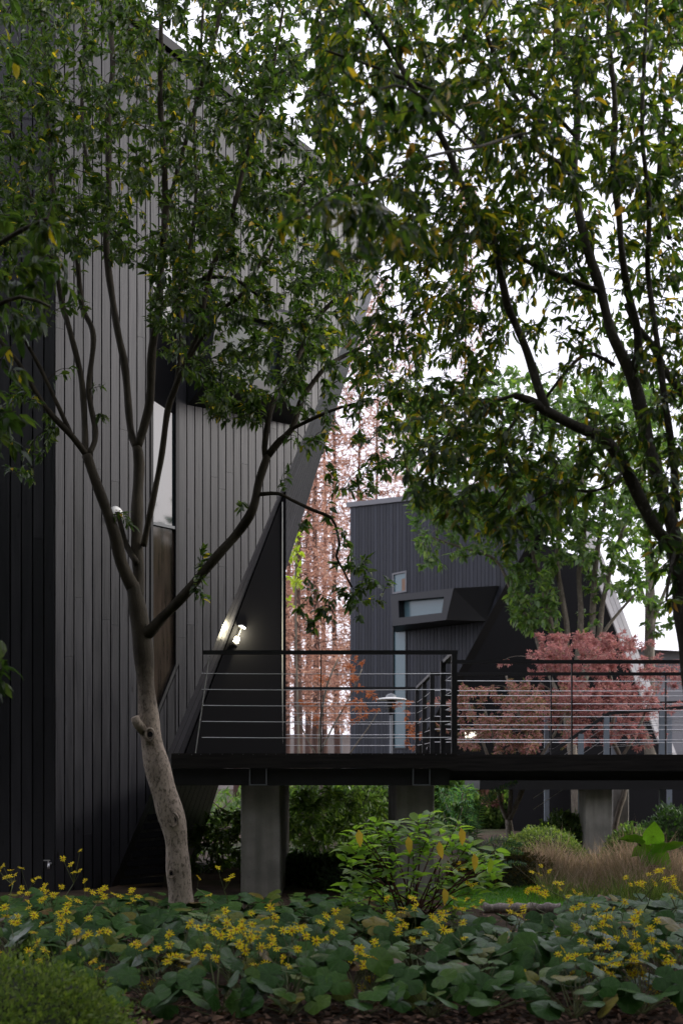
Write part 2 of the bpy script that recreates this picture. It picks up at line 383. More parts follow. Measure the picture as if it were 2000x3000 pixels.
# window strip in the wall (columns 443..525)
sw0, sw1 = s_of(441), s_of(524)
_, wb1 = Wuv(524, 1942); _, wb0 = Wuv(441, 2150)
_, wt0 = Wuv(441, 682); _, wt1 = Wuv(524, 709)
PITCH = .1205
def board_piece(s0, s1, zb0, zb1, zt0, zt1, th=.022):
    q = [Wp(s0, zb0), Wp(s1, zb1), Wp(s1, zt1), Wp(s0, zt0)]
    MB().prism(q, -NW * th).build('board', 'black_board', wall)
def column(s0, s1, zb, zt):
    b0, b1, t0, t1 = zb(s0), zb(s1), zt(s0), zt(s1)
    if t1 - b1 < .08: return
    cuts = sorted(rng.uniform(max(b0, b1) + .6, min(t0, t1) - .6, 2)) if min(t0, t1) - max(b0, b1) > 4 else []
    lo = (b0, b1)
    for c in cuts:
        if c - max(lo) < .5: continue
        board_piece(s0, s1, lo[0], lo[1], c - .0015, c - .0015); lo = (c + .0015, c + .0015)
    board_piece(s0, s1, lo[0], lo[1], t0, t1)
s = 0.0
edges = []
while s < ST - .05:
    e = s + PITCH
    if s < sw0 < e: e = sw0
    if s < sw1 < e: e = sw1
    edges.append((s, e)); s = e
for a, b in edges:
    if b - a < .03: continue
    g0, g1 = a + .008, b - .008
    if a >= sw0 - 1e-4 and b <= sw1 + 1e-4:
        lb = lambda q: wb0 + (wb1 - wb0) * (q - sw0) / (sw1 - sw0)
        lt = lambda q: wt0 + (wt1 - wt0) * (q - sw0) / (sw1 - sw0)
        column(g0, g1, zL1, lambda q: lb(q) - .04); column(g0, g1, lambda q: lt(q) + .04, zroof)
    else: column(g0, g1, zL1, zroof)
# tall window
win = MB()
fr = .035
zsp0, zsp1 = Wuv(441, 925)[1], Wuv(441, 1165)[1]
lbz = lambda q: wb0 + (wb1 - wb0) * (q - sw0) / (sw1 - sw0)
ltz = lambda q: wt0 + (wt1 - wt0) * (q - sw0) / (sw1 - sw0)
win.prism([Wp(sw0, lbz(sw0), .015), Wp(sw0 + fr, lbz(sw0 + fr), .015), Wp(sw0 + fr, ltz(sw0 + fr), .015), Wp(sw0, ltz(sw0), .015)], -NW * .1)
win.prism([Wp(sw1 - .05, lbz(sw1 - .05), .015), Wp(sw1, lbz(sw1), .015), Wp(sw1, ltz(sw1), .015), Wp(sw1 - .05, ltz(sw1 - .05), .015)], -NW * .1)
win.prism([Wp(sw0 + fr, lbz(sw0 + fr), .012), Wp(sw1 - .05, lbz(sw1 - .05), .012), Wp(sw1 - .05, lbz(sw1 - .05) + .09, .012), Wp(sw0 + fr, lbz(sw0 + fr) + .09, .012)], -NW * .09)
win.prism([Wp(sw0 + fr, ltz(sw0 + fr) - .08, .012), Wp(sw1 - .05, ltz(sw1 - .05) - .08, .012), Wp(sw1 - .05, ltz(sw1 - .05), .012), Wp(sw0 + fr, ltz(sw0 + fr), .012)], -NW * .09)
wino = win.build('window', 'black_metal', house)
zm0, zm1 = Wuv(443, 1531)[1], Wuv(520, 1547)[1]
MB().prism([Wp(sw0 + fr, zm0 - .02, .005), Wp(sw1 - .05, zm1 - .02, .005), Wp(sw1 - .05, zm1 + .015, .005), Wp(sw0 + fr, zm0 + .015, .005)], -NW * .06).build('mullion', 'grey_metal', wino)
a_, b_ = sw0 + fr, sw1 - .05
def pane(z00, z01, z10, z11, mt, off=-.03, nm='pane'):
    MB().prism([Wp(a_, z00, off), Wp(b_, z01, off), Wp(b_, z11, off), Wp(a_, z10, off)], -NW * .01).build(nm, mt, wino)
pane(zm0 + .015, zm1 + .015, zsp1, zsp1 - .12, 'glass_dark')
pane(lbz(a_) + .09, lbz(b_) + .09, zm0 - .02, zm1 - .02, 'glass_brown')
pane(zsp1, zsp1 - .12, zsp0, zsp0 - .1, 'black_panel', -.02, 'spandrel')
pane(zsp0, zsp0 - .1, ltz(a_) - .08, ltz(b_) - .08, 'glass_dark')
# left face of the house, facing the camera
LFd = Vector((-1, -.04, 0)).normalized(); LN = Vector((LFd.y, -LFd.x, 0)); LN = LN if LN.y < 0 else -LN
c0 = Wp(0, 0)
def Lp(s, z, off=0): return c0 + LFd * s + Vector((0, 0, z)) + LN * off
lw = MB().prism([Lp(.003, 0, -.06), Lp(1.7, 0, -.06), Lp(1.7, 10.9, -.06), Lp(.003, 10.6, -.06)], -LN * .2).build('side_wall', 'black_void', house)
for i in range(13):
    sa, sb = i * .1265 + (.004 if i == 0 else .008), (i + 1) * .1265 - .008
    cuts = [0] + sorted(rng.uniform(1, 9, 2)) + [10.62]
    for q in range(3):
        if cuts[q+1] - cuts[q] < .3: cuts[q+1] = cuts[q]; continue
        MB().prism([Lp(sa, cuts[q] + .0015), Lp(sb, cuts[q] + .0015), Lp(sb, cuts[q+1] - .0015 + sb*.12), Lp(sa, cuts[q+1] - .0015 + sa*.12)], -LN * .022).build('board', 'black_board', lw)
# slanted flank (triangle T - Lb - Rb), clad in boards that follow the slope
NF = (Rb - Lb3).cross(T - Lb3).normalized()
if NF.x < 0: NF = -NF
flank = MB().prism([Lb3 - NF * .05, Rb - NF * .05, T - NF * .05], -NF * .15).build('slanted_flank', 'black_void', house)
NB = 13
for i in range(NB):
    t0, t1 = i / NB, (i + 1) / NB
    a3, b3 = Lb3.lerp(Rb, t0), Lb3.lerp(Rb, t1)
    g = (b3 - a3).normalized() * .008
    MB().prism([a3 + g, b3 - g, T.lerp(b3, .004), T.lerp(a3, .004)], -NF * (.02 + .012 * (i % 2))).build('board', 'black_board', flank)
# roof edge and body behind
Bk = Vector((-3.5, 8.0, 0))
MB().prism([Wp(-.05, zroof(0) + .03, .05), Wp(ST + .05, ZT + .03, .05), Wp(ST + .05, ZT + .03, -.3), Wp(-.05, zroof(0) + .03, -.3)], Vector((0, 0, .12))).build('roof_edge', 'black_metal', house)
# dark faceted bay window
bf = [(640, 872, .75), (868, 925, .75), (846, 1170, .75), (612, 1112, .75)]
bb = [(566, 842), (905, 925), (872, 1248), (548, 1186)]
fpt = [W3(u, v, 0) + NW * o for u, v, o in bf]
fpt = [P(u, v, (W3(u, v) + NW * o).y) for u, v, o in bf]
bpt = [W3(u, v, .002) for u, v in bb]
ins = []
cen = sum(fpt, Vector()) / 4
ins = [p.lerp(cen, .27) for p in fpt]; inr = [p - NW * .12 for p in ins]
vs = fpt + bpt + ins + inr
fs = [(i, (i+1) % 4, 4 + (i+1) % 4, 4 + i) for i in range(4)] + [(i, 8 + i, 8 + (i+1) % 4, (i+1) % 4) for i in range(4)] + [(8+i, 12+i, 12+(i+1) % 4, 8+(i+1) % 4) for i in range(4)]
bay = MB().add(vs, fs).build('bay_window', 'bay_paint', house)
MB().prism(inr, -NW * .01).build('pane', 'glass_bay', bay)
# triangular black porch panel rising from the deck
DECK = 1.584
def on_flank(u, v):
    d = P(u, v, 1) - Vector((0, 0, EYE)); o = Vector((0, 0, EYE)); t = (Lb3 - o).dot(NF) / d.dot(NF); return o + d * t
A3 = on_flank(824, 1462); B3 = on_flank(540, 2207); B3.z = DECK + .005
C3 = Vector((A3.x + .05, A3.y, DECK + .005)); A3b = Vector((A3.x + .05, A3.y, A3.z + .1))
pn = (B3 - C3).cross(A3 - C3).normalized(); pn = pn if pn.y < 0 else -pn
pan = MB().prism([A3 + pn * .03, B3 + pn * .03, C3 + pn * .03, A3b + pn * .03], -pn * .14).build('porch_panel', 'black_panel', house)
MB().bar(C3 + pn * .045 + Vector((-.055, 0, 0)), A3b + pn * .045 + Vector((-.055, 0, -.15)), .012, .02, (0, 1, 0)).build('edge_strip', 'white_plastic', pan)
# slatted vent at the foot of the house
for i in range(11):
    v = 2395 + i * 27
    ua = 324 + (2600 - v) * .4226 + 16
    ub = max(ua + 20, 500 - i * 3)
    pa, pb = W3(ua, v, .05), P(ub, v - 8, W3(ua, v).y - .02)
    MB().bar(pa, pb, .03, .07, (0, .25, 1)).build('vent_slat', 'black_panel', house)
# vent cowl, tap
vc = W3(337, 1506, .0); t = thing('vent_cowl', 'round white vent cowl on the black wall beside a branch', 'vent', vc)
rm = Matrix.Translation(vc) @ NW.to_track_quat('Z', 'Y').to_matrix().to_4x4()
link('hood', MB().lathe((0, 0, 0), [(.085, .002), (.09, .03), (.075, .06), (.05, .075), (.001, .08)], 18).mesh('hood', True), 'white_plastic', t, rm)
for k in range(4):
    link('louvre', MB().box((-.06 + .008*k, -.05 + .025 * k, .066 - .006*k), (.06 - .008*k, -.04 + .025 * k, .095 - .006*k)).mesh('louvre'), 'black_metal', t, rm)
tp = Lp(.14, Wuv(140, 2525)[1]); tp = P(140, 2530, 12.86)
t = thing('wall_tap', 'small steel tap on the black wall at lower left', 'tap', tp)
MB().tube([tp + Vector((.03, .03, .0)), tp + Vector((.03, -.07, 0)), tp + Vector((.035, -.09, -.02)), tp + Vector((.035, -.09, -.05))], .014, 8).build('spout', 'steel_wire', t, True)
MB().tube([tp + Vector((.02, -.04, 0)), tp + Vector((.02, -.04, .035))], .008, 6).bar(tp + Vector((-.035, -.04, .04)), tp + Vector((.04, -.04, .04)), .014, .012).build('handle', 'steel_wire', t)

# ------------------------------------------------------------------ footbridge
D1, D2, D3, D4 = 12.1, 13.2, 15.1, 18.1
XL, XC, XR = -1.82, 1.221, 7.5
br = thing('footbridge', 'dark timber footbridge with wire railings on concrete piers', 'footbridge', (0, 13, 0))
dk = MB().box((XL + .02, D1 + .06, DECK - .10), (XC - .06, D4 - .06, DECK - .035)).box((XC - .055, D2 + .06, DECK - .10), (XR, D3 - .06, DECK - .035)).build('deck', 'bridge_timber', br)
y = D1 + .02
while y < D4 - .1:
    MB().box((XL + .45 * max(0, (y - 13.0)) if y > 13.0 else XL, y, DECK - .034), (XC + .01, y + .142, DECK + rng.uniform(-.002, .002))).build('plank', 'bridge_timber', dk); y += .148
x = XC + .015
while x < XR - .1:
    MB().box((x, D2 + .01, DECK - .04), (x + .142, D3 - .01, DECK - .006 + rng.uniform(-.002, .002))).build('plank', 'bridge_timber', dk); x += .148
MB().box((XL, D1 - .03, DECK - .16), (XC + .02, D1 + .016, DECK - .003)).build('fascia_board', 'bridge_timber', br)
MB().box((XC + .022, D2 - .03, DECK - .2), (XR, D2 + .006, DECK - .012)).build('fascia_board', 'bridge_timber', br)
MB().box((XL, D1 + .05, DECK - .345), (XC - .06, D1 + .17, DECK - .162)).build('beam', 'black_metal', br)
MB().box((XL + 2.2, D4 - .2, DECK - .345), (XC - .06, D4 - .08, DECK - .162)).build('beam', 'black_metal', br)
MB().box((XC - .05, D2 + .05, DECK - .26), (XR, D2 + .15, DECK - .105)).build('beam', 'black_metal', br)
MB().box((XC - .05, D3 - .15, DECK - .34), (XR, D3 - .05, DECK - .105)).build('beam', 'black_metal', br)
for xx in (-1.0, -.1, .75):
    MB().box((xx, D1 + .172, DECK - .3), (xx + .1, D4 - .202, DECK - .102)).build('joist', 'black_metal', br)
nm_ = MB().box((-.003, -.006, -.003), (.003, 0, .008)).mesh('nail')
for k in range(26): link('nail', nm_, 'grey_metal', br, Matrix.Translation((XL + .09 + .114 * k + rng.normal() * .01, D1 - .0301, DECK - .012 + rng.normal() * .003)))
RT = DECK + 1.107
def rail(a, b, h=.042, nm='handrail'):
    MB().bar(a, b, .05, h).build(nm, 'black_metal', br)
def wires(a, b, zs):
    for z in zs:
        a2 = Vector((a[0], a[1], z)); b2 = Vector((b[0], b[1], z)); m2 = a2.lerp(b2, .5); m2.z -= .006
        MB().tube([a2, a2.lerp(m2, .5) - Vector((0, 0, .002)), m2, m2.lerp(b2, .5) - Vector((0, 0, .002)), b2], .0042, 5).build('wire', 'steel_wire', br)
def post(x, y, w_=.055, d_=.055, top=RT - .02, z=DECK - .01):
    MB().box((x - w_/2, y - d_/2, z), (x + w_/2, y + d_/2, top)).build('post', 'black_metal', br)
ZS = [DECK + .172 * k for k in range(1, 6)]
yn = D1 + .02
rail((px(595 - 1000, D1), yn, RT - .021), (XC + .025, yn, RT - .021)); wires((-1.5, yn), (XC, yn), ZS)
post(XC - .01, yn, .06, .06); post(-.22, yn, .012, .03)
p0, p1 = P(613, 1925, yn), P(573, 2206, yn)
MB().tube([p0, p1], .007, 6).build('slanted_rod', 'steel_wire', br)
rail((XC - .01, yn, RT - .022), (XC - .01, D2 + .03, RT - .022)); post(XC - .03, D2 + .03, .06, .06); wires((XC - .01, yn), (XC - .01, D2 + .03), ZS)
rail((XC - .012, D2 + .03, RT - .024), (XR, D2 + .03, RT - .024)); wires((XC, D2 + .03), (XR, D2 + .03), ZS)
for xx in (2.70, 4.17, 5.64): post(xx, D2 + .03, .014, .035)
rail((XC - .012, D3 - .03, RT - .024), (XR, D3 - .03, RT - .024)); wires((XC, D3 - .03), (XR, D3 - .03), ZS)
post(XC - .01, D3 - .03, .06, .06)
for xx in (2.80, 4.33, 5.86): post(xx, D3 - .03, .014, .035)
rail((XC - .012, D3 - .03, RT - .022), (XC - .012, D4 - .03, RT - .022)); wires((XC - .01, D3 - .03), (XC - .01, D4 - .03), ZS); post(XC - .01, D4 - .05, .06, .06); post(XC - .01, D3 + 1.4, .06, .06)
rail((-1.05, D4 - .03, RT - .022), (XC, D4 - .03, RT - .022)); wires((-1.05, D4 - .03), (XC, D4 - .03), ZS); post(-.3, D4 - .03, .014, .035)
ptop = DECK - .352
def pier(xa, xb, ya, yb, zt):
    MB().prism([(xa + .01, ya, 0), (xb - .01, ya, 0), (xb, ya + .012, 0), (xb, yb, 0), (xa, yb, 0), (xa, ya + .012, 0)], (0, 0, zt)).build('pier', 'concrete', br)
pier(-1.104, -.674, 12.37, 14.55, ptop); pier(.60, 1.018, 12.37, 14.5, ptop)
for xa in (px(730 - 1000, 12.1), px(1208 - 1000, 12.1)):
    w2 = .19; zb_ = DECK - .345
    MB().box((xa, D1 - .012, zb_ + .0), (xa + w2, D1 + .048, zb_ + .012)).box((xa, D1 - .012, zb_ + .0125), (xa + .012, D1 + .048, DECK - .164)).box((xa + w2 - .012, D1 - .012, zb_ + .0125), (xa + w2, D1 + .048, DECK - .164)).build('channel_bracket', 'grey_metal', br)
# piers of the lower walkway beyond
for u0, u1, d, vt, lab in ((1714, 1792, 18.2, 2313, 'nearer grey concrete pier under the bridge standing in tan grass at right'), (1794, 1841, 20.6, 2313, 'farther narrow concrete pier behind the pier in the tan grass')):
    pa, pb = P(u0, 2230, d), P(u1, 2230, d); zt = P(0, vt, d).z
    o = MB().prism([(pa.x + .012, d, 0), (pb.x - .012, d, 0), (pb.x, d + .012, 0), (pb.x, d + .5, 0), (pa.x, d + .5, 0), (pa.x, d + .012, 0)], (0, 0, zt)).build('concrete_pier', 'concrete'); tag(o, lab, 'pier', 'piers of the far walkway')
o = MB().box((P(1400, 0, 18.2).x, 18.0, 1.045), (9.5, 20.2, 1.25)).build('walkway_slab', 'black_metal'); tag(o, 'black underside slab of the far walkway resting on the concrete piers', 'walkway')

# lit wall lamp on the flank
lp = on_flank(676, 1868) + NF * .1 + Vector((0, -.1, 0))
ax = (T - Lb3.lerp(Rb, .25)).normalized()
t = thing('wall_lamp', 'lit wall lamp glowing on the slanted black boards above the railing', 'wall lamp', lp)
MB().tube([lp - ax * .12, lp - ax * .06], [.042, .036], 12).build('base', 'lamp_black', t, True)
MB().tube([lp - ax * .058, lp - ax * .03, lp + ax * .02, lp + ax * .03], [.032, .034, .03, .012], 12).build('glass', 'lamp_lit', t, True)
MB().tube([lp + ax * .03, lp + ax * .17], .008, 6).build('stem', 'lamp_black', t)
MB().tube([lp + ax * .17, lp + ax * .185, lp + ax * .2], [.055, .05, .02], 14).build('cap', 'white_plastic', t, True)
MB().bar(lp + ax * .17, lp + ax * .17 + Vector((0, .14, 0)), .02, .02, (1, 0, 0)).build('bracket', 'lamp_black', t)
ld = bpy.data.lights.new('lamp_glow', 'POINT'); ld.energy = 14; ld.color = (1, .9, .62); ld.shadow_soft_size = .03
lo = bpy.data.objects.new('lamp_glow', ld); col.objects.link(lo); lo.location = lp + ax * .09 + Vector((.05, -.05, 0)); lo.parent = t; lo.matrix_parent_inverse = INV[t.name]

# ------------------------------------------------------------------ garden lamp
gl = P(1145, 2230, 20.5); gx, gy = gl.x, gl.y; zt = P(0, 2046, 20.5).z
t = thing('garden_lamp', 'garden lamp with wide pale disc shade and dark post beyond the railing', 'lamp', (gx, gy, 0))
MB().tube([(gx, gy, 0), (gx, gy, zt - .28)], .028, 10).build('post', 'grey_metal', t, True)
MB().lathe((gx, gy, zt - .3), [(.03, 0), (.05, .02), (.055, .1), (.085, .18), (.09, .27)], 16).build('lamp_housing', 'lamp_black', t, True)
MB().lathe((gx, gy, zt - .02), [(.001, -.012), (.28, -.012), (.285, .0), (.26, .018), (.12, .035), (.10, .04)], 28).build('shade', 'white_plastic', t, True)
MB().lathe((gx, gy, zt + .018), [(.10, 0), (.09, .03), (.06, .06), (.001, .075)], 16).build('dome_cap', 'grey_metal', t, True)

# ------------------------------------------------------------------ far house with the bay
far = thing('far_house', 'dark slate boarded house in the background with a projecting bay', 'house', (P(1025, 0, 33).x, 33, 0))
Fa = P(1025, 0, 33); Fb = P(1500, 0, 28); fdir = Vector((Fb.x - Fa.x, Fb.y - Fa.y, 0)); FL = fdir.length; fdir.normalize()
FN = Vector((fdir.y, -fdir.x, 0)); FN = FN if FN.y < 0 else -FN
def fs_of(u):
    k = (u - 1000) / F; return (k * Fa.y - Fa.x) / (fdir.x - k * fdir.y)
def Fp(s, z, off=0): return Vector((Fa.x, Fa.y, 0)) + fdir * s + Vector((0, 0, z)) + FN * off
def F3(u, v, off=0):
    s = fs_of(u); d = Fa.y + fdir.y * s; p = P(u, v, d); return p + FN * off
def fsz(u, v): s = fs_of(u); return s, P(u, v, Fa.y + fdir.y * s).z
s1, z1 = fsz(1418, 1828); s2, z2 = fsz(1335, 1982)
def fz_right(z): return s1 + (s2 - s1) * (z - z1) / (z2 - z1)      # slanted right edge
zr0 = fsz(1025, 1487)[1]; sr, zr1 = fsz(1400, 1448)
def fzroof(s): return zr0 + (zr1 - zr0) * s / sr
def fzbot(s):                                                     # board bottom above the slanted edge
    z = z1 + (z2 - z1) * (s - s1) / (s2 - s1); return max(0, z) if s > fz_right(0) else 0
smax = fz_right(8.5)
fw = MB().prism([Fp(0, 0, -.03), Fp(fz_right(0), 0, -.03), Fp(smax, 8.5, -.03), Fp(smax, fzroof(smax), -.03), Fp(0, fzroof(0), -.03)], -FN * .3).build('front_wall', 'black_void', far)
holes = [(1150, 1191, 1680, 1741), (1150, 1191, 1838, 2195)]
hs = [(fs_of(a), fs_of(b), fsz(a, d_)[1], fsz(a, c_)[1]) for a, b, c_, d_ in holes]
s = 0; k = 0
while s < smax - .05:
    e = s + .135
    for h in hs[:1]:
        if s < h[0] < e: e = h[0]
        if s < h[1] < e: e = h[1]
    if e - s > .04:
        segs = [(None, None)]
        ins_ = s >= hs[0][0] - 1e-4 and e <= hs[0][1] + 1e-4
        a_, b_ = s + .006, e - .006
        if ins_:
            segz = [(lambda q: fzbot(q), lambda q: hs[1][2]), (lambda q: hs[1][3], lambda q: hs[0][2]), (lambda q: hs[0][3], fzroof)]
        else: segz = [(fzbot, fzroof)]
        for zb, zt_ in segz:
            MB().prism([Fp(a_, zb(a_)), Fp(b_, zb(b_)), Fp(b_, zt_(b_)), Fp(a_, zt_(a_))], -FN * .022).build('board', 'slate_board', fw)
    s = e
MB().prism([Fp(-.1, fzroof(0) + .02, .06), Fp(smax, fzroof(smax) + .02, .06), Fp(smax, fzroof(smax) + .02, -.4), Fp(-.1, fzroof(0) + .02, -.4)], Vector((0, 0, .14))).build('roof_edge', 'roof_grey', far)
for i, (sa, sb, za, zb) in enumerate(hs):
    fo = MB()
    for q in ([(sa, za), (sa + .045, za), (sa + .045, zb), (sa, zb)], [(sb - .045, za), (sb, za), (sb, zb), (sb - .045, zb)], [(sa + .045, za), (sb - .045, za), (sb - .045, za + .045), (sa + .045, za + .045)], [(sa + .045, zb - .045), (sb - .045, zb - .045), (sb - .045, zb), (sa + .045, zb)]):
        fo.prism([Fp(a, z, .02) for a, z in q], -FN * .12)
    fo = fo.build('window', 'roof_grey' if i == 0 else 'black_metal', far)
    MB().prism([Fp(sa + .045, za + .045, -.02), Fp(sb - .045, za + .045, -.02), Fp(sb - .045, zb - .045, -.02), Fp(sa + .045, zb - .045, -.02)], -FN * .008).build('pane', 'glass_teal', fo)
    if i == 0: MB().prism([Fp(sb - .22, za + .045, -.009), Fp(sb - .0451, za + .045, -.009), Fp(sb - .0451, zb - .2, -.009), Fp(sb - .22, zb - .2, -.009)], -FN * .008).build('wood_jamb', 'brown_wood', fo)
def FD(u, v, o):                     # point in front of the far wall by o metres, seen at (u, v)
    s = fs_of(u); d = Fa.y + fdir.y * s; return P(u, v, d - o)
fpt = [FD(1143, 1744, 1.5), FD(1328, 1723, 1.5), FD(1306, 1816, 1.5), FD(1150, 1834, 1.5)]
ins = [FD(1166, 1760, 1.5), FD(1300, 1748, 1.5), FD(1293, 1795, 1.5), FD(1168, 1810, 1.5)]
bpt = [F3(1150, 1742, .01), F3(1462, 1716, .01), F3(1424, 1820, .01), F3(1156, 1852, .01)]
inr = [p - FN * .2 for p in ins]
bay = MB().add(fpt + bpt + ins + inr, fs).build('bay_window', 'bay_paint', far)
MB().prism(inr, -FN * .01).build('pane', 'glass_teal', bay)
# black sheets standing in for the far undercroft's shade, and the pale slanted fin
und = MB().prism([P(1240, 2230, 33.6) * 1, P(1950, 2230, 33.6), P(1866, 2010, 33.6), P(1725, 1640, 33.6), P(1440, 1540, 33.6)], (0, .3, 0)).add([], [])
g0, g1 = P(1240, 0, 33.6).x, P(2300, 0, 33.6).x
MB().box((g0, 33.65, 0), (g1, 34, 1.52)).build('base_shade_sheet', 'black_void', far); und.build('dark_undercroft', 'black_void', far)
MB().box((P(1500, 0, 24).x, 24.2, 0), (12, 24.4, 1.62)).build('undercroft_shade_sheet', 'black_void', far)  # nearer black sheet, put in to darken the gap under the walkway
fin = thing('pale_fin', 'pale weathered slanted timber fin leaning against the sky at far right', 'fin', (P(1965, 0, 26).x, 26, 0))
ft0, ft1, fb0, fb1 = P(1672, 1500, 31.5), P(1716, 1500, 31.5), P(1965, 2270, 26), P(2003, 2270, 26)
kz = (0 - fb0.z) / (ft0.z - fb0.z)
fb0, fb1 = fb0.lerp(ft0, kz), fb1.lerp(ft1, kz)
for i in range(3):
    a, b = fb0.lerp(fb1, i/3 + .012), fb0.lerp(fb1, (i+1)/3 - .012); c, d = ft0.lerp(ft1, (i+1)/3 - .012), ft0.lerp(ft1, i/3 + .012)
    MB().prism([a, b, c, d], (0, .12, 0)).build('plank', 'weathered_board', fin)
MB().prism([fb0 + Vector((.01, .122, 0)), fb1 + Vector((-.01, .122, 0)), ft1 + Vector((-.01, .122, 0)), ft0 + Vector((.01, .122, 0))], (0, .5, 0)).build('backing', 'black_void', fin)
o = MB().prism([P(1362, 2143, 32.8), P(1408, 2143, 32.8), P(1408, 2162, 32.8), P(1362, 2162, 32.8)], (0, .1, 0)).build('lit_window', 'lit_window'); tag(o, 'small bright lit opening glowing low behind the maple', 'lit window')
# white canopy and sheds far right, low wall far left
t = thing('white_canopy', 'white tent roof with grey eaves in the far right background', 'canopy', P(1930, 2230, 58))
c_ = [P(1845, 1862, 55), P(2120, 1845, 55), P(2120, 1905, 55), P(1850, 1895, 55)]
MB().add([P(1840, 1897, 55), P(1872, 1862, 58), P(2140, 1858, 58), P(2140, 1912, 55), P(1960, 1905, 54)], [(0, 4, 1), (1, 4, 3, 2)]).build('tent_roof', 'tent_white', t)
MB().prism([P(1830, 1899, 55.2), P(2140, 1914, 55.2), P(2140, 2232, 55.2), P(1830, 2232, 55.2)], (0, .3, 0)).build('shed_wall', 'roof_grey', t)
o = MB().box((P(600, 0, 60).x, 60, 0), (P(1040, 0, 60).x, 60.4, P(0, 2152, 60).z)).build('garden_wall', 'far_wall'); tag(o, 'low brownish wall in the far distance behind the redwoods', 'wall')
o = MB().tube([P(1000, 2230, 48) * 1 - Vector((0, 0, 1.5)), P(1000, 2075, 48)], .04, 8).build('metal_post', 'grey_metal'); tag(o, 'thin grey post standing far behind the redwood trunks', 'post')

# railings of the ramp beyond the bridge
def ramp_rail(pts, d, posts, label):
    t = thing('ramp_railing', label, 'railing', P(pts[0][0], HOR, d), 'ramp railings beyond the footbridge')
    q = [P(u, v, d) for u, v in pts]
    for a, b in zip(q[:-1], q[1:]): MB().bar(a, b, .045, .055).build('handrail', 'black_metal', t)
    for u, v in posts:
        p = P(u, v, d); MB().box((p.x - .045, d - .03, 0.0), (p.x + .045, d + .03, p.z - .03)).build('post', 'blue_grey', t)
    for k in range(1, 5):
        for a, b in zip(q[:-1], q[1:]):
            MB().tube([a - Vector((0, 0, .19 * k)), b - Vector((0, 0, .19 * k))], .006, 4).build('wire', 'steel_wire', t)
ramp_rail([(1560, 2240), (1640, 2186), (1782, 2090), (2060, 2068)], 19.0, [(1775, 2095), (1937, 2078), (1700, 2145)], 'nearer ramp handrail climbing to the right behind the maple')
ramp_rail([(1500, 2085), (1700, 2070), (2060, 2054)], 21.5, [(1797, 2066), (1959, 2060), (1600, 2078)], 'farther level ramp handrail above the climbing one')

# ------------------------------------------------------------------ trees
def limb3(pts):
    return [(*P(u, v, d), px(r, d)) for u, v, d, r in pts]
def attract(poly, n, d0, d1):
    uv = in_poly(poly, n); d = rng.uniform(d0, d1, n)
    return np.stack([(uv[:, 0] - 1000) / F * d, d, EYE + (HOR - uv[:, 1]) / F * d], -1)
def clumps(poly, n, per, d0, d1, sg=(.22, .22, .07)):
    c = attract(poly, n, d0, d1); k = rng.integers(max(2, per // 2), per + per // 2 + 1, n)
    return np.repeat(c, k, 0) + rng.normal(size=(k.sum(), 3)) * np.array(sg)
def shade_canopy(n, x0_, x1_, y0_, y1_, h):
    y = rng.uniform(y0_, y1_, n); x = rng.uniform(x0_, x1_, n); return np.stack([x, y, EYE + .69 * y + rng.uniform(.15, h, n)], -1)  # crown points just above the frame, unseen, added to block high sky
def grow(limbs, attr, per, leaf_len, spread=.16, seglen=.08, sag=.10, droop=.25):
    """twigs from the nearest wood to every attractor; returns twig paths and leaf placements"""
    nodes = np.concatenate([l[:, :3] for l in limbs]); store = np.zeros((len(nodes) + len(attr) * 7, 3)); store[:len(nodes)] = nodes; cnt = len(nodes)
    dist = np.array([np.min(((nodes - a) ** 2).sum(1)) for a in attr]); order = np.argsort(dist)
    twigs, pos, dr, nm = [], [], [], []
    for i in order:
        a = attr[i]; dd = ((store[:cnt] - a) ** 2).sum(1); b = store[dd.argmin()]; L = math.sqrt(dd.min())
        if L < .03: continue
        side = rand_unit(1)[0] * L * .12
        ts = np.linspace(0, 1, 6)[:, None]
        path = b + (a - b) * ts + np.sin(ts * math.pi) * (side + np.array([0, 0, L * sag])) 
        twigs.append((path, L)); store[cnt:cnt + 5] = path[1:]; cnt += 5
        tdir = norm(path[-1] - path[-2])
        tl = min(L, .38); n = per if np.isscalar(per) else rng.integers(per[0], per[1] + 1)
        k = rng.random(n) ** .7
        base = path[-1] - (path[-1] - path[0]) * ((1 - k) * tl / max(L, 1e-6))[:, None] * .9
        base += np.sin((1 - (1 - k) * tl / max(L, 1e-6))[:, None] * math.pi) * 0
        rad = rand_unit(n); rad = norm(rad - tdir * (rad @ tdir)[:, None])
        d_ = norm(rad * 1.0 + tdir * .75 + np.array([0, 0, -droop]))
        pos.append(base + rng.normal(size=(n, 3)) * .012); dr.append(d_)
        nm.append(norm(np.array([0, 0, 1.0]) + rng.normal(size=(n, 3)) * .55))
    return twigs, np.concatenate(pos), np.concatenate(dr), np.concatenate(nm)
def twig_mesh(twigs, name, r0=.0035, k=.004):
    mb = MB()
    for p, L in twigs:
        r = r0 + k * min(L, 1.2)
        mb.tube(p, [r * (1 - .6 * t) for t in np.linspace(0, 1, len(p))], 4, False)
    return mb.mesh(name)
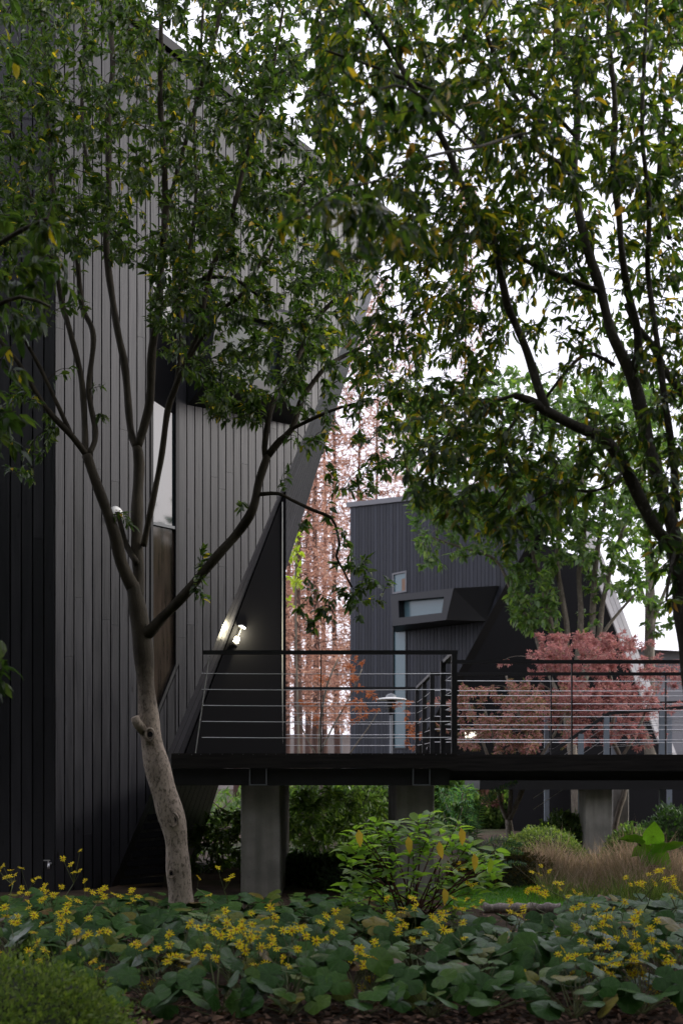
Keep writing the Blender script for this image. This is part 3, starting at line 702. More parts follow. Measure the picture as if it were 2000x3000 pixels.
def tree(name, label, cat, limbs_px, attr, leafmat, barkmat, leaf_len, per, group=None, big=0, wr=.38, trunk_n=1, sag=.10, droop=.25, tpl=LEAF, seg=9, step=.08, r0=.0035, jit=.06, base=None, prefer_far=None):
    L3 = [spline(limb3(l), step) for l in limbs_px]
    b0 = base or Vector((L3[0][0][0], L3[0][0][1], 0))
    t = thing(name, label, cat, b0, group)
    for i, l in enumerate(L3):
        n = len(l); ph = rng.random(3) * 6
        r = l[:, 3] * (1 + jit * np.sin(np.arange(n) * .9 + ph[0]) + jit * .7 * np.sin(np.arange(n) * .37 + ph[1]))
        MB().tube(l[:, :3], list(r), seg if i < trunk_n else max(5, seg - 2)).build('trunk' if i < trunk_n else 'limb', barkmat, t, True)
    if attr is None or len(attr) == 0: return t
    tw, pos, dr, nm = grow(L3, attr, per, leaf_len, sag=sag, droop=droop)
    tag(link('twigs', twig_mesh(tw, 'twigs', r0), barkmat, t), kind='stuff')
    n = len(pos); ln = leaf_len * rng.uniform(.5, 1.25, n); wd = ln * wr * rng.uniform(.8, 1.2, n)
    idx = np.arange(n)
    if big:
        uv = UV(pos); vis = (uv[:, 0] > 0) & (uv[:, 0] < 2000) & (uv[:, 1] > 0) & (uv[:, 1] < 3000)
        size = np.where(vis, ln / pos[:, 1], 0); pick = np.argsort(-size)[:big]
        tm = template_mesh(name + '_leaf', tpl, leafmat)
        for j in pick: link('leaf', tm, None, t, leaf_matrix(pos[j], dr[j], nm[j], ln[j], wd[j]))
        idx = np.setdiff1d(idx, pick)
    tag(link('foliage', instance_leaves('foliage', pos[idx], dr[idx], nm[idx], ln[idx], wd[idx], leafmat, tpl), None, t), kind='stuff')
    return t

# ---- left tree, pale trunk in the flower bed
dA = 10.5
A = [
 [(534,2712,10.5,42),(531,2640,10.5,37),(522,2540,10.5,35),(514,2440,10.5,36),(496,2370,10.5,38),(470,2280,10.5,36),(448,2190,10.5,33),(438,2120,10.5,32),(431,2050,10.5,27),(424,1950,10.5,26),(418,1880,10.5,29),(412,1835,10.5,28),(398,1750,10.5,24),(389,1710,10.5,22)],
 [(392,1725,10.5,20),(357,1652,10.45,18),(338,1570,10.4,17),(312,1493,10.35,16),(281,1410,10.3,15),(255,1334,10.3,15)],
 [(404,1750,10.5,18),(408,1700,10.55,18),(402,1601,10.6,17),(403,1474,10.65,17),(408,1359,10.7,16),(402,1308,10.7,15)],
 [(402,1312,10.7,12),(383,1257,10.75,11),(367,1079,10.85,11),(344,964,10.9,10),(319,797,11,10),(312,701,11,9),(319,574,11.1,9),(319,319,11.2,8),(332,191,11.2,7),(325,64,11.3,7),(325,-260,11.3,5)],
 [(404,1310,10.7,13),(425,1240,10.7,13),(440,1168,10.7,13),(446,1028,10.65,12),(466,900,10.6,12),(470,800,10.6,11),(480,700,10.5,10),(485,600,10.5,10),(480,450,10.4,9),(470,300,10.4,8),(472,100,10.3,7),(470,-300,10.3,5)],
 [(421,1600,10.55,9),(440,1506,10.45,9),(472,1346,10.35,9),(491,1206,10.3,9),(512,1142,10.25,9),(537,1078,10.2,8),(579,983,10.2,8),(591,919,10.1,8),(607,839,10.1,7),(623,779,10,7),(655,712,10,7),(687,600,9.9,7),(725,450,9.9,6),(765,332,9.8,6),(800,200,9.8,5),(830,20,9.8,4)],
 [(512,1142,10.25,7),(527,1046,10.35,7),(524,919,10.4,7),(521,855,10.4,6),(537,820,10.5,6),(560,700,10.6,5),(575,560,10.7,5),(570,350,10.8,4),(590,120,10.9,4),(600,-100,10.9,3)],
 [(418,1862,10.5,22),(440,1850,10.45,18),(480,1805,10.4,15),(536,1748,10.3,14),(638,1627,10.2,14),(695,1563,10.2,14),(740,1493,10.1,13),(759,1410,10.1,12),(784,1334,10.1,12)],
 [(784,1336,10.1,10),(818,1293,10.1,10),(855,1257,10.1,9),(880,1180,10.15,9),(906,1136,10.2,8),(950,1080,10.2,7),(1000,1047,10.3,6),(1070,1010,10.3,5),(1130,960,10.3,4)],
 [(777,1338,10.1,9),(775,1310,10.1,9),(784,1244,10.1,9),(800,1180,10.15,9),(835,1120,10.2,8),(870,1050,10.2,8),(896,998,10.25,7),(937,919,10.3,6),(978,880,10.3,5),(1030,800,10.3,4)],
 [(761,1448,10.1,6),(815,1446,10,5),(853,1464,10,5),(911,1492,9.9,5),(971,1518,9.9,5),(987,1559,9.9,4),(994,1597,9.9,4),(985,1630,9.9,4),(1005,1670,9.9,3),(1030,1720,9.9,3)],
 [(855,1257,10.1,5),(930,1220,10,5),(1010,1190,10,4),(1100,1170,9.9,3)],
 [(255,1334,10.3,10),(210,1276,10.2,9),(134,1193,10.1,8),(57,1066,10,7),(13,1015,10,6),(-60,900,10,5)],
 [(250,1330,10.3,10),(249,1251,10.4,9),(239,1110,10.5,9),(204,964,10.5,8),(185,900,10.6,8),(160,780,10.6,7),(110,640,10.6,6),(60,480,10.6,5),(20,300,10.6,4)],
 [(262,1330,10.3,9),(281,1270,10.4,8),(261,1142,10.5,8),(274,983,10.6,8),(240,893,10.7,8),(223,733,10.7,8),(185,650,10.8,7),(153,542,10.8,7),(143,383,10.9,6),(131,191,10.9,6),(124,64,11,5),(120,-200,11,4)],
 [(212,1278,10.2,7),(128,1098,10.1,6),(64,976,10,5),(20,880,10,4)],
 [(402,1650,10.5,9),(372,1600,10.6,9),(360,1560,10.6,8),(345,1500,10.6,7)],
 [(320,600,11,6),(260,480,11,5),(240,330,11.1,5),(250,120,11.1,4),(260,-100,11.1,3)],
 [(480,650,10.5,6),(540,430,10.4,6),(590,250,10.3,6),(640,60,10.2,5),(660,-120,10.2,4)],
 [(521,855,10.4,5),(600,815,10.3,5),(690,820,10.2,5),(760,870,10.2,4),(800,905,10.2,3)],
 [(537,1078,10.2,5),(640,900+20,10.1,6),(700,870,10,6),(740,810,10,5),(790,720,10,5),(840,620,9.9,4),(900,520,9.9,3)],
]
attA = np.concatenate([
 attract([(-150,-50),(900,-50),(860,300),(700,560),(640,760),(350,780),(-100,700)], 1500, 9.2, 12.2),
 attract([(-300,-1100),(900,-1100),(950,0),(-200,0)], 330, 9, 12),
 attract([(0,600),(230,650),(260,880),(150,1000),(0,1000)], 50, 9.6, 10.8),
 attract([(430,760),(700,560),(900,560),(1060,800),(1000,1000),(880,1150),(640,1190),(520,1080),(440,950)], 600, 9.3, 11.2),
 attract([(780,1180),(1000,1030),(1230,1080),(1280,1300),(1100,1440),(980,1450),(860,1300)], 125, 9.6, 10.6),
 attract([(840,1500),(1000,1510),(1150,1700),(1060,1880),(850,1850),(860,1650)], 40, 9.7, 10.1),
 attract([(0,1080),(150,1150),(170,1330),(60,1500),(0,1400)], 28, 9.8, 10.4),
 attract([(560,1150),(760,1180),(800,1240),(640,1230)], 34, 9.8, 10.2),
 np.array([tuple(P(u, v, d)) for u, v, d in ((585,1650,10.25),(592,1690,10.2),(600,1610,10.25),(575,1720,10.2),(370,1505,10.3),(385,1540,10.3),(300,1130,10.4),(305,1215,10.4),(600,1755,10.25),(825,1410,10),(700,1480,10),(210,1080,10.2),(840,1380,10))]),
])
attA = np.concatenate([attA, attract([(680,120),(1010,120),(1020,600),(800,640),(700,560)], 260, 9.3, 11)])
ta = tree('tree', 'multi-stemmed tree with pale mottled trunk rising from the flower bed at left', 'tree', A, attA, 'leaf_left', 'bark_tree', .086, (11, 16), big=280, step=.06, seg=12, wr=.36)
# knots, a sawn stub and a shoot on the trunk
def knot(u, v, r):
    c = P(u, v, 10.5 - px(34, 10.5) - .008); R = px(r, 10.5); mb = MB()
    for k, (rr, th) in enumerate(((R, .011), (R * .55, .008))):
        ring = [c + Vector((rr * math.cos(a) * .85, .006 * math.sin(a) + (.012 if k else 0), rr * math.sin(a) * 1.15)) for a in np.linspace(0, 2 * math.pi, 15)]
        mb.tube(ring, th, 6, False)
    mb.build('knot', 'bark_tree', ta, True)
    MB().prism([c + Vector((R*.5*math.cos(a), .012, R*.6*math.sin(a))) for a in np.linspace(0, 2*math.pi, 12, endpoint=False)], (0, -.012, 0)).build('knot_hole', 'black_void', ta)
knot(440, 2152, 15); knot(508, 2402, 17); knot(502, 2560, 10)
MB().tube([P(425, 2140, 10.45), P(405, 2120, 10.42), P(396, 2100, 10.4)], [.06, .05, .045], 9).build('sawn_stub', 'bark_tree', ta, True)

# ---- right tree, closer to the camera
B = [
 [(2095,2937,7.2,46),(2075,2600,7.2,40),(2050,2250,7.2,37),(2022,1950,7.2,35),(1998,1780,7.2,32),(1990,1680,7.2,27)],
 [(1996,1770,7.2,26),(1975,1620,7.15,23),(1925,1557,7.1,22),(1880,1474,7.1,21),(1829,1372,7.05,20),(1772,1289,7,19),(1689,1251,7,18),(1593,1200,7,18),(1555,1175,7,15),(1504,1158,7,11)],
 [(1600,1205,7,17),(1568,1110,7,15),(1542,1028,7,14),(1504,938,7,14),(1485,890,6.95,14),(1459,765,6.9,13),(1440,690,6.9,12),(1364,568,6.8,11),(1300,415,6.8,11),(1217,274,6.7,10),(1147,147,6.7,9),(1051,0,6.6,8),(960,-160,6.6,6)],
 [(1993,1720,7.2,24),(1992,1634,7.25,22),(1957,1506,7.3,22),(1918,1378,7.35,22),(1880,1219,7.4,22),(1852,1110,7.4,22),(1810,1020,7.4,18),(1785,960,7.45,17),(1753,829,7.5,17),(1720,733,7.5,15),(1690,600,7.55,14),(1680,480,7.6,14),(1689,383,7.6,13),(1682,223,7.65,12),(1638,128,7.7,10),(1620,-80,7.7,9),(1600,-400,7.7,6)],
 [(1850,1100,7.4,15),(1868,1040,7.35,14),(1863,951,7.3,14),(1838,855,7.3,13),(1819,728,7.2,12),(1812,632,7.2,11),(1795,500,7.2,11),(1800,300,7.1,10),(1782,100,7.1,9),(1790,-160,7.1,7)],
 [(1985,1500,7,12),(1962,1280,6.95,12),(1946,1174,6.9,12),(1930,1046,6.9,11),(1914,935,6.9,10),(1899,823,6.9,9),(1895,759,6.85,9),(1900,600,6.8,9),(1880,400,6.8,8),(1885,200,6.8,7),(1900,-150,6.8,5)],
 [(2075,1270,7.6,20),(2010,1165,7.6,17),(1978,1126,7.6,16),(1946,1085,7.6,13),(1905,1005,7.6,11),(1860,950,7.6,9),(1830,890,7.6,7)],
 [(1748,850,7.5,11),(1720,842,7.45,11),(1625,803,7.4,10),(1529,759,7.3,8),(1470,725,7.2,6),(1400,700,7.1,5)],
 [(1800,1072,7.4,8),(1736,1037,7.4,7),(1691,1053,7.35,6),(1640,1110,7.3,6),(1596,1168,7.3,5)],
 [(1680,500,7.6,9),(1638,440,7.5,9),(1574,357,7.4,9),(1510,287,7.3,8),(1446,159,7.2,7),(1400,20,7.1,5)],
 [(1690,540,7.55,8),(1640,480,7.4,8),(1574,440,7.2,8),(1459,351,7,8),(1382,325,6.9,7),(1287,274,6.8,6),(1180,230,6.7,6),(1102,198,6.6,5),(960,150,6.5,4)],
 [(1685,400,7.6,7),(1620,330,7.5,7),(1542,255,7.4,6),(1480,120,7.3,5)],
 [(1960,700,7.8,9),(1930,560,7.8,9),(1944,351,7.8,9),(1965,280,7.8,9),(2000,198,7.8,8),(2060,60,7.8,6)],
 [(1829,1372,7.05,7),(1790,1420,6.9,6),(1720,1440,6.8,5),(1640,1430,6.7,4),(1560,1470,6.7,3)],
 [(1560,1178,7,6),(1495,1250,6.9,6),(1480,1330,6.9,5),(1500,1400,6.9,4),(1450,1480,6.9,3)],
 [(1504,1158,7,6),(1420,1190,7,5),(1330,1260,7,4),(1240,1330,7,3)],
 [(1692,430,7.6,6),(1560,390,6.6,5),(1400,430,5.7,5),(1250,460,5.2,5),(1100,530,4.95,4),(980,560,4.85,4),(880,640,4.8,3)],
 [(1400,430,5.7,5),(1260,300,5.2,4),(1150,250,5,4),(1060,300,4.9,3)],
 [(1975,1620,7.1,7),(1960,1680,6.9,6),(1950,1760,6.8,4)],
]
attB = np.concatenate([
 attract([(880,-50),(2050,-50),(2050,620),(1880,640),(1730,560),(1500,620),(1350,790),(1060,740),(930,480)], 1300, 6.2, 8.4),
 attract([(700,-1000),(2300,-1000),(2250,0),(860,0)], 330, 6, 8.5),
 attract([(980,760),(1350,740),(1500,650),(1530,900),(1450,1130),(1200,1280),(1010,1130)], 270, 7, 9.4),
 attract([(1250,1110),(1560,1190),(1740,1300),(1720,1450),(1600,1590),(1480,1620),(1350,1560),(1200,1480),(1160,1300)], 260, 6.4, 7.5),
 attract([(1860,1000),(2050,900),(2050,1780),(1920,1760),(1880,1500),(1850,1250)], 130, 6.5, 8),
 attract([(1700,1180),(1850,1250),(1880,1420),(1760,1400)], 30, 6.6, 7.6),
 attract([(1500,640),(1720,640),(1740,1120),(1560,1150)], 34, 6.8, 7.8),
 attract([(1780,700),(2000,650),(2000,900),(1860,980)], 40, 6.8, 7.8),
 attract([(1370,620),(1560,590),(1570,740),(1470,820)], 46, 6.8, 8), attract([(1180,780),(1400,760),(1450,960),(1250,1000)], 50, 7.5, 9), attract([(800,540),(1330,600),(1260,730),(1050,770),(820,720)], 40, 4.7, 5.2),
 attract([(1000,200),(1330,230),(1300,480),(1000,420)], 16, 4.8, 5.4),
 attract([(1540,580),(1760,560),(1740,920),(1600,860)], 45, 7.2, 8.4), attract([(1480,560),(2050,560),(2050,1150),(1560,1150)], 150, 7.5, 9.5), shade_canopy(420, -1.0, 4.2, 5, 8.6, 2.6),
 np.stack([rng.uniform(-2.6, 3.4, 620), rng.uniform(.3, 5.6, 620), rng.uniform(5.4, 7.6, 620)], -1),  # unseen canopy over the camera, added to shade bed and walls
])
B = [[(u, v, d, r * .86) for u, v, d, r in l] for l in B]
tb = tree('tree', 'large tree at the right edge with an arching limb and yellowing leaves', 'tree', B, attB, 'leaf_right', 'bark_right', .082, (9, 13), big=290, step=.06, seg=11, droop=.55, wr=.33)

# ---- tree beyond the left edge, branches hang into the picture
Cn = [[(-420,3100,6.4,60),(-400,2400,6.4,50),(-380,1700,6.4,42),(-360,1100,6.4,34),(-300,700,6.4,26),(-260,300,6.4,18)],
 [(-370,1200,6.4,18),(-250,950,6.2,14),(-100,800,6,10),(20,700,5.9,7),(140,640,5.8,5)],
 [(-365,1150,6.4,16),(-200,1000,6.1,12),(-60,920,6,8),(60,870,5.9,6),(150,900,5.9,4)],
 [(-385,1900,6.4,12),(-200,1930,6.1,8),(-80,1950,5.9,5),(5,1960,5.8,3)]]
attC = np.concatenate([attract([(-120,570),(150,580),(210,700),(220,850),(120,980),(-100,1000)], 34, 5.7, 6.4), attract([(-60,1000),(80,1050),(120,1250),(40,1330),(-60,1300)], 9, 5.8, 6.3),
 attract([(-500,-300),(50,-300),(60,300),(-400,500)], 60, 5.5, 7), attract([(-60,1890),(14,1890),(20,2040),(-60,2050)], 6, 5.7, 5.9), shade_canopy(520, -5.2, -1.0, 4.5, 10, 2.8)])
tree('tree', 'out of frame tree whose leafy branches hang in at the left edge', 'tree', Cn, attC, 'leaf_left', 'bark_right', .105, (8, 11), big=60, droop=.45)

# ---- multi-stemmed tree in front of the far house
d = 24
D = [[(1690,2440,d,16),(1680,2250,d,14),(1655,2050,d,14),(1640,1930,d,13)],
 [(1640,1940,d,10),(1612,1830,d,9),(1590,1720,d,8),(1560,1620,d,7),(1530,1500,d,5),(1500,1380,d,4)],
 [(1645,1940,d,10),(1660,1850,d,9),(1645,1750,d,8),(1630,1640,d,8),(1640,1500,d,6),(1620,1330,d,5)],
 [(1655,2050,d,10),(1690,1930,d,10),(1700,1800,d,9),(1695,1680,d,8),(1710,1550,d,7),(1700,1350,d,5),(1690,1220,d,3)],
 [(1665,2100,d,9),(1728,1900,d,9),(1735,1780,d,9),(1745,1640,d,8),(1770,1480,d,6),(1790,1320,d,4)],
 [(1665,2110,d,8),(1745,1900,d,9),(1765,1760,d,8),(1800,1620,d,7),(1850,1480,d,5),(1880,1350,d,4)],
 [(1640,1960,d,7),(1585,1880,d,6),(1540,1800,d,6),(1500,1740,d,5),(1450,1640,d,4),(1340,1600,d,3),(1250,1570,d,2)],
 [(1655,2080,d,6),(1600,1960,d,6),(1572,1880,d,5),(1562,1830,d,5),(1530,1780,d,4)],
 [(1750,1880,d,6),(1790,1820,d,5),(1860,1740,d,4),(1950,1650,d,3)]]
attD = np.concatenate([attract([(1180,1180),(1500,1080),(1900,1100),(1960,1300),(1900,1500),(1800,1560),(1600,1560),(1350,1560),(1200,1500),(1170,1350)], 900, 22.5, 25.5),
 attract([(1480,1650),(1620,1640),(1640,1850),(1540,1860),(1480,1800)], 110, 23.3, 24.5), attract([(1200,1450),(1480,1450),(1500,1660),(1400,1640),(1330,1660),(1220,1670)], 90, 23, 24.6), attract([(1780,1560),(1950,1560),(1920,1760),(1820,1800)], 26, 23, 24.5), attract([(1680,1700),(1760,1650),(1760,1850),(1700,1850)], 14, 23.4, 24.4), attract([(1560,1480),(1850,1430),(1930,1680),(1830,1760),(1700,1660),(1600,1640)], 210, 22.8, 24.8), attract([(1380,1480),(1560,1480),(1600,1680),(1500,1700)], 60, 23, 24.6)])
tree('tree', 'pale multi-stemmed green tree in front of the far house', 'tree', D, attD, 'leaf_mid', 'bark_pale', .16, (11, 16), step=.2, seg=7, r0=.006, wr=.42, sag=.06)
# green tree behind, at right, and a lime sapling
d = 30
E = [[(1905,2420,d,18),(1903,2200,d,17),(1900,1950,d,16),(1903,1750,d,14),(1890,1500,d,10),(1870,1250,d,6)], [(1902,1850,d,7),(1960,1700,d,5),(2020,1600,d,4)], [(1900,1800,d,6),(1850,1650,d,4),(1800,1550,d,3)]]
attE = np.concatenate([attract([(1650,1100),(1900,1080),(2080,1200),(2080,1500),(1950,1500),(1800,1350),(1660,1250)], 170, 28.5, 31), attract([(1830,1740),(2020,1740),(2040,1850),(1900,1860)], 28, 29, 30.5), attract([(1840,1450),(2060,1400),(2060,1740),(1900,1700)], 70, 29, 30.5)])
tree('tree', 'single-trunked green tree behind the pale multi-stemmed one near the canopy', 'tree', E, attE, 'leaf_mid', 'bark_pale', .2, (11, 15), step=.25, seg=7, r0=.008, wr=.45, sag=.05)
d = 26
tree('tree', 'yellow-green sapling beside the house edge above the railing', 'tree', [[(880,2420,d,4),(875,2200,d,4),(868,1900,d,3),(866,1700,d,3),(868,1580,d,2)]], attract([(850,1540),(885,1560),(880,1720),(845,1780)], 26, 25.6, 26.3), 'leaf_lime', 'bark_pale', .13, (8, 11), step=.2, seg=5, wr=.45)

# ---- red maples behind the bridge
_mv, _mq = [], []
for k_, (a_, l_) in enumerate(((-1.9, .55), (-.95, .85), (0, 1.0), (.95, .85), (1.9, .55))):
    c_, s_ = math.cos(a_), math.sin(a_); i_ = len(_mv)
    _mv += [(.35, 0, 0), (.35 + l_*.35*c_ + .09*s_, l_*.35*s_ - .09*c_, .02), (.35 + l_*.65*c_, l_*.65*s_, -.1*l_), (.35 + l_*.35*c_ - .09*s_, l_*.35*s_ + .09*c_, .02)]; _mq.append([i_, i_+1, i_+2, i_+3])
MAPLE = (np.array(_mv), np.zeros((0, 3), int), np.array(_mq))
d = 20
Mp1 = [[(1497,2478,d,14),(1492,2440,d,12),(1488,2400,d,11)], [(1488,2405,d,8),(1470,2370,d,7),(1455,2300,d,6),(1430,2220,d,5),(1400,2140,d,4),(1370,2060,d,3)], [(1490,2400,d,9),(1510,2360,d,8),(1530,2310,d,8),(1545,2240,d,7),(1540,2150,d,5),(1500,2050,d,4),(1480,1970,d,3)],
 [(1488,2402,d,7),(1495,2330,d,7),(1490,2260,d,6),(1450,2180,d,5),(1420,2080,d,3)], [(1535,2290,d,5),(1600,2190,d,4),(1650,2100,d,3)]]
at1 = np.concatenate([clumps([(1320,2050),(1400,2020),(1480,1960),(1560,1990),(1640,2040),(1660,2190),(1560,2205),(1330,2205)], 36, 6, 18.8, 21.2, (.28, .28, .08)), attract([(1400,2290),(1500,2290),(1480,2340),(1420,2370)], 8, 19.5, 20.5)])
tree('maple_tree', 'smaller maple with pink and olive leaves behind the railing post', 'tree', Mp1, at1, 'leaf_maple_olive', 'bark_pale', .11, (16, 22), group='maples behind the bridge', step=.15, seg=7, wr=1.0, sag=.02, r0=.004, tpl=MAPLE)
d = 20.6
Mp2 = [[(1798,2470,d,10),(1800,2420,d,9),(1815,2360,d,9),(1830,2310,d,8),(1820,2230,d,8),(1780,2150,d,7)], [(1780,2155,d,6),(1720,2080,d,5),(1680,2000,d,4),(1640,1930,d,3)], [(1785,2160,d,6),(1800,2060,d,5),(1780,1960,d,4),(1740,1900,d,3)], [(1815,2230,d,6),(1870,2130,d,5),(1900,2060,d,4),(1930,2000,d,3)], [(1725,2085,d,4),(1640,2040,d,3),(1580,2000,d,2)]]
at2 = np.concatenate([clumps([(1540,1990),(1600,1900),(1690,1850),(1790,1865),(1870,1920),(1960,1960),(1980,2040),(1880,2090),(1700,2080),(1560,2080)], 50, 7, 19.2, 21.8, (.3, .3, .08)), clumps([(1560,2060),(1900,2070),(1860,2160),(1640,2170)], 16, 5, 19.6, 21.4), attract([(1570,1860),(1630,1850),(1650,1900),(1600,1960)], 16, 20, 20.8), clumps([(1680,2130),(1880,2130),(1880,2210),(1700,2210)], 6, 4, 20.6, 21.4)])
tree('maple_tree', 'larger dusky red maple spreading behind the right half of the railing', 'tree', Mp2, at2, 'leaf_maple', 'bark_pale', .11, (17, 23), group='maples behind the bridge', step=.15, seg=7, wr=1.0, sag=.02, r0=.004, tpl=MAPLE)
d = 19.2
Mp3 = [[(960,2490,d,7),(945,2350,d,6),(935,2200,d,5),(940,2100,d,4),(960,2000,d,3),(990,1930,d,2)], [(935,2210,d,4),(980,2120,d,3),(1020,2050,d,2),(1060,1960,d,2)], [(945,2330,d,4),(1030,2200,d,3),(1080,2130,d,2),(1110,2080,d,1.5)], [(930,2220,d,3),(880,2120,d,2),(870,2020,d,1.5)]]
at3 = np.concatenate([attract([(1000,1900),(1080,1930),(1110,2060),(1060,2130),(1000,2090),(1010,1990)], 26, 18.8, 19.6), attract([(880,2000),(960,1960),(980,2120),(900,2140)], 8, 18.9, 19.5), attract([(1180,2050),(1230,2060),(1230,2200),(1190,2210)], 12, 18.9, 19.4)])
tree('maple_tree', 'sparse bare-branched maple with a few orange leaves beside the far house', 'tree', Mp3, at3, 'leaf_maple_orange', 'bark_pale', .11, (7, 11), group='maples behind the bridge', step=.15, seg=6, wr=1.0, sag=.02, r0=.003, tpl=MAPLE)

# ---- dawn redwoods
def redwood(u, d, rpx, top, label, n, wid):
    b = P(u, HOR, d); H = P(u, top, d).z
    t = thing('redwood_tree', label, 'tree', (b.x, d, 0), 'rust-coloured redwoods in the background')
    zs = np.linspace(0, H, 26); r = px(rpx, d) * (1 - zs / H * .92); r[0] *= 1.5
    jx = np.cumsum(rng.normal(size=26)) * .02
    MB().tube([(b.x + jx[i], d, zs[i]) for i in range(26)], list(r), 9).build('trunk', 'bark_redwood', t, True)
    mb = MB(); pos, dr = [], []
    nb = 120
    for k in range(nb):
        z = 2.9 + (H - 3.2) * (k / nb) ** .9; a = rng.uniform(0, 2 * math.pi)
        L = wid * (1 - (z / H) * .8) * rng.uniform(.6, 1.1)
        o = np.array([b.x + np.interp(z, zs, jx), d, z]); dv = np.array([math.cos(a), math.sin(a), rng.uniform(.0, .35)])
        tt = np.linspace(0, 1, 5)[:, None]; path = o + dv * L * tt + np.array([0, 0, -.25 * L]) * tt ** 2
        mb.tube(path, [.022, .017, .012, .008, .004], 4, False)
        nc = max(2, int(n / nb * L / wid * .34)); q = rng.random(nc) ** .7
        cc = o + dv * L * q[:, None] + np.array([0, 0, -.25 * L]) * (q ** 2)[:, None]
        m_ = nc * 13; cc = np.repeat(cc, 13, 0)
        pos.append(cc + rng.normal(size=(m_, 3)) * np.array([.24, .24, .13])); dr.append(norm(dv[None] * .5 + rng.normal(size=(m_, 3)) * .8 + np.array([0, 0, -.25])))
    mb.build('branches', 'bark_redwood', t)['kind'] = 'stuff'
    pos = np.concatenate(pos); dr = np.concatenate(dr); k = len(pos)
    tag(link('foliage', instance_leaves('foliage', pos, dr, rand_unit(k), rng.uniform(.14, .4, k), rng.uniform(.03, .07, k), 'leaf_redwood', SMALL), None, t), kind='stuff')
for a in ((873, 37, 15, 560, 'thickest dark redwood trunk right of the black porch panel', 2600, 2.4), (904, 43, 11, 640, 'pale slim redwood between two darker redwood trunks', 2200, 2.2), (928, 39, 12, 700, 'redwood trunk right of the slim pale one', 2400, 2.2),
          (700, 44, 11, 600, 'redwood mostly hidden behind the black porch panel', 2000, 2.2), (985, 47, 10, 620, 'redwood nearest the left edge of the far house', 2200, 2.3), (840, 50, 10, 660, 'farther redwood just beside the porch panel edge', 2200, 2.3),
          (1100, 52, 9, 760, 'redwood rising behind the far house roof at its left end', 3400, 3.0), (1362, 50, 9, 480, 'tall thin redwood rising behind the far house roof at its right end', 1300, 2.0), (1045, 47, 9, 840, 'redwood showing pink above the left end of the far roof', 3600, 3.0), (1200, 56, 9, 900, 'hazy redwood behind the middle of the far roof', 3600, 3.2), (950, 58, 10, 820, 'most distant redwood filling the gap behind the others', 2400, 3.0)):
    redwood(*a)

# ---- unseen trees added outside the frame to shade the lower wall and bed
def shade_tree(x, y, h, r, label, n=9000):
    t = thing('shade_tree', label, 'tree', (x, y, 0), 'unseen trees added to shade the garden')
    MB().tube([(x, y, 0), (x + .1, y, h * .3), (x, y + .1, h * .6), (x, y, h * .85)], [.2, .16, .11, .04], 8).build('trunk', 'bark_right', t, True)
    mb = MB()
    for k in range(9):
        a = k * 2.4; z = h * (.3 + .05 * k); mb.tube([(x, y, z), (x + r * .5 * math.cos(a), y + r * .5 * math.sin(a), z + h * .1), (x + r * .85 * math.cos(a), y + r * .85 * math.sin(a), z + h * .22)], [.07, .045, .02], 5, False)
    mb.build('branches', 'bark_right', t)
    c = rand_unit(n // 14) * rng.uniform(.35, 1, (n // 14, 1)) ** .6
    p = np.repeat(c, 14, 0) * np.array([r, r, h * .48]) + np.array([x, y, h * .53]) + rng.normal(size=(len(c) * 14, 3)) * .28; k = len(p)
    ln = rng.uniform(.3, .6, k); p[:, 2] = np.maximum(p[:, 2], .15)
    tag(link('foliage', instance_leaves('foliage', p, rand_unit(k), rand_unit(k), ln, ln * .5, 'leaf_left', SMALL), None, t), kind='stuff')
for a in ((-7.5, 2.5, 11, 3.2, 'unseen added shade tree to the left of the viewpoint'), (-7.2, -3.0, 16, 3.8, 'unseen added shade tree behind the viewpoint at far left'), (-3.4, -6, 16, 4.0, 'unseen added shade tree behind the viewpoint at left'), (1, -7, 16, 4.2, 'unseen added shade tree straight behind the viewpoint'), (5.2, -5.0, 14, 3.8, 'unseen added shade tree behind the viewpoint at right'),
          (7.2, -.8, 10, 3.2, 'unseen added shade tree at right nearest the viewpoint'), (6.6, 4.0, 8, 2.9, 'unseen added shade tree at right level with the bed'), (7.4, 8.4, 7.5, 2.9, 'unseen added shade tree at right before the bridge'), (9.6, 12.2, 7, 2.9, 'unseen added shade tree at right beyond the bridge rail'), (-8, 8, 11, 3, 'unseen added shade tree left of the black house')): shade_tree(*a)

# ------------------------------------------------------------------ shrubs and beds
def shrub(name, label, base, stems_n, polys, leafmat, leaf_len, per, d0, d1, wr=.2, group=None, cat='shrub', big=0):
    att = np.concatenate([attract(p, n, d0, d1) for p, n in polys]); t_ = []
    L = []
    for k in range(stems_n):
        e = att[rng.integers(len(att))]; uv = UV(e)
        ub = base[0] + rng.normal() * 18; vb = HOR + EYE / base[1] * F
        L.append([(ub, vb, base[1], 4), (ub + (uv[0] - ub) * .35, vb + (uv[1] - vb) * .5, (base[1] + e[1]) / 2, 3), (uv[0], uv[1], e[1], 2)])
    return tree(name, label, cat, L, att, leafmat, 'bark_pale', leaf_len, per, group, step=.1, seg=5, wr=wr, trunk_n=0, r0=.003, base=Vector((*P(base[0], HOR, base[1]).xy, 0)), sag=.05, big=big)
shrub('shrub', 'narrow-leaved shrub between the house foot and the left concrete pier', (620, 16), 9, [([(565,2430),(640,2370),(720,2360),(740,2650),(545,2650)], 190)], 'leaf_willow', .15, (14, 20), 15, 17, group='narrow-leaved shrubs under the bridge')
shrub('shrub', 'narrow-leaved shrub just right of the left concrete pier', (920, 16.5), 10, [([(835,2325),(1000,2310),(1010,2650),(835,2650)], 270)], 'leaf_willow', .15, (14, 20), 15.2, 17.4, group='narrow-leaved shrubs under the bridge')
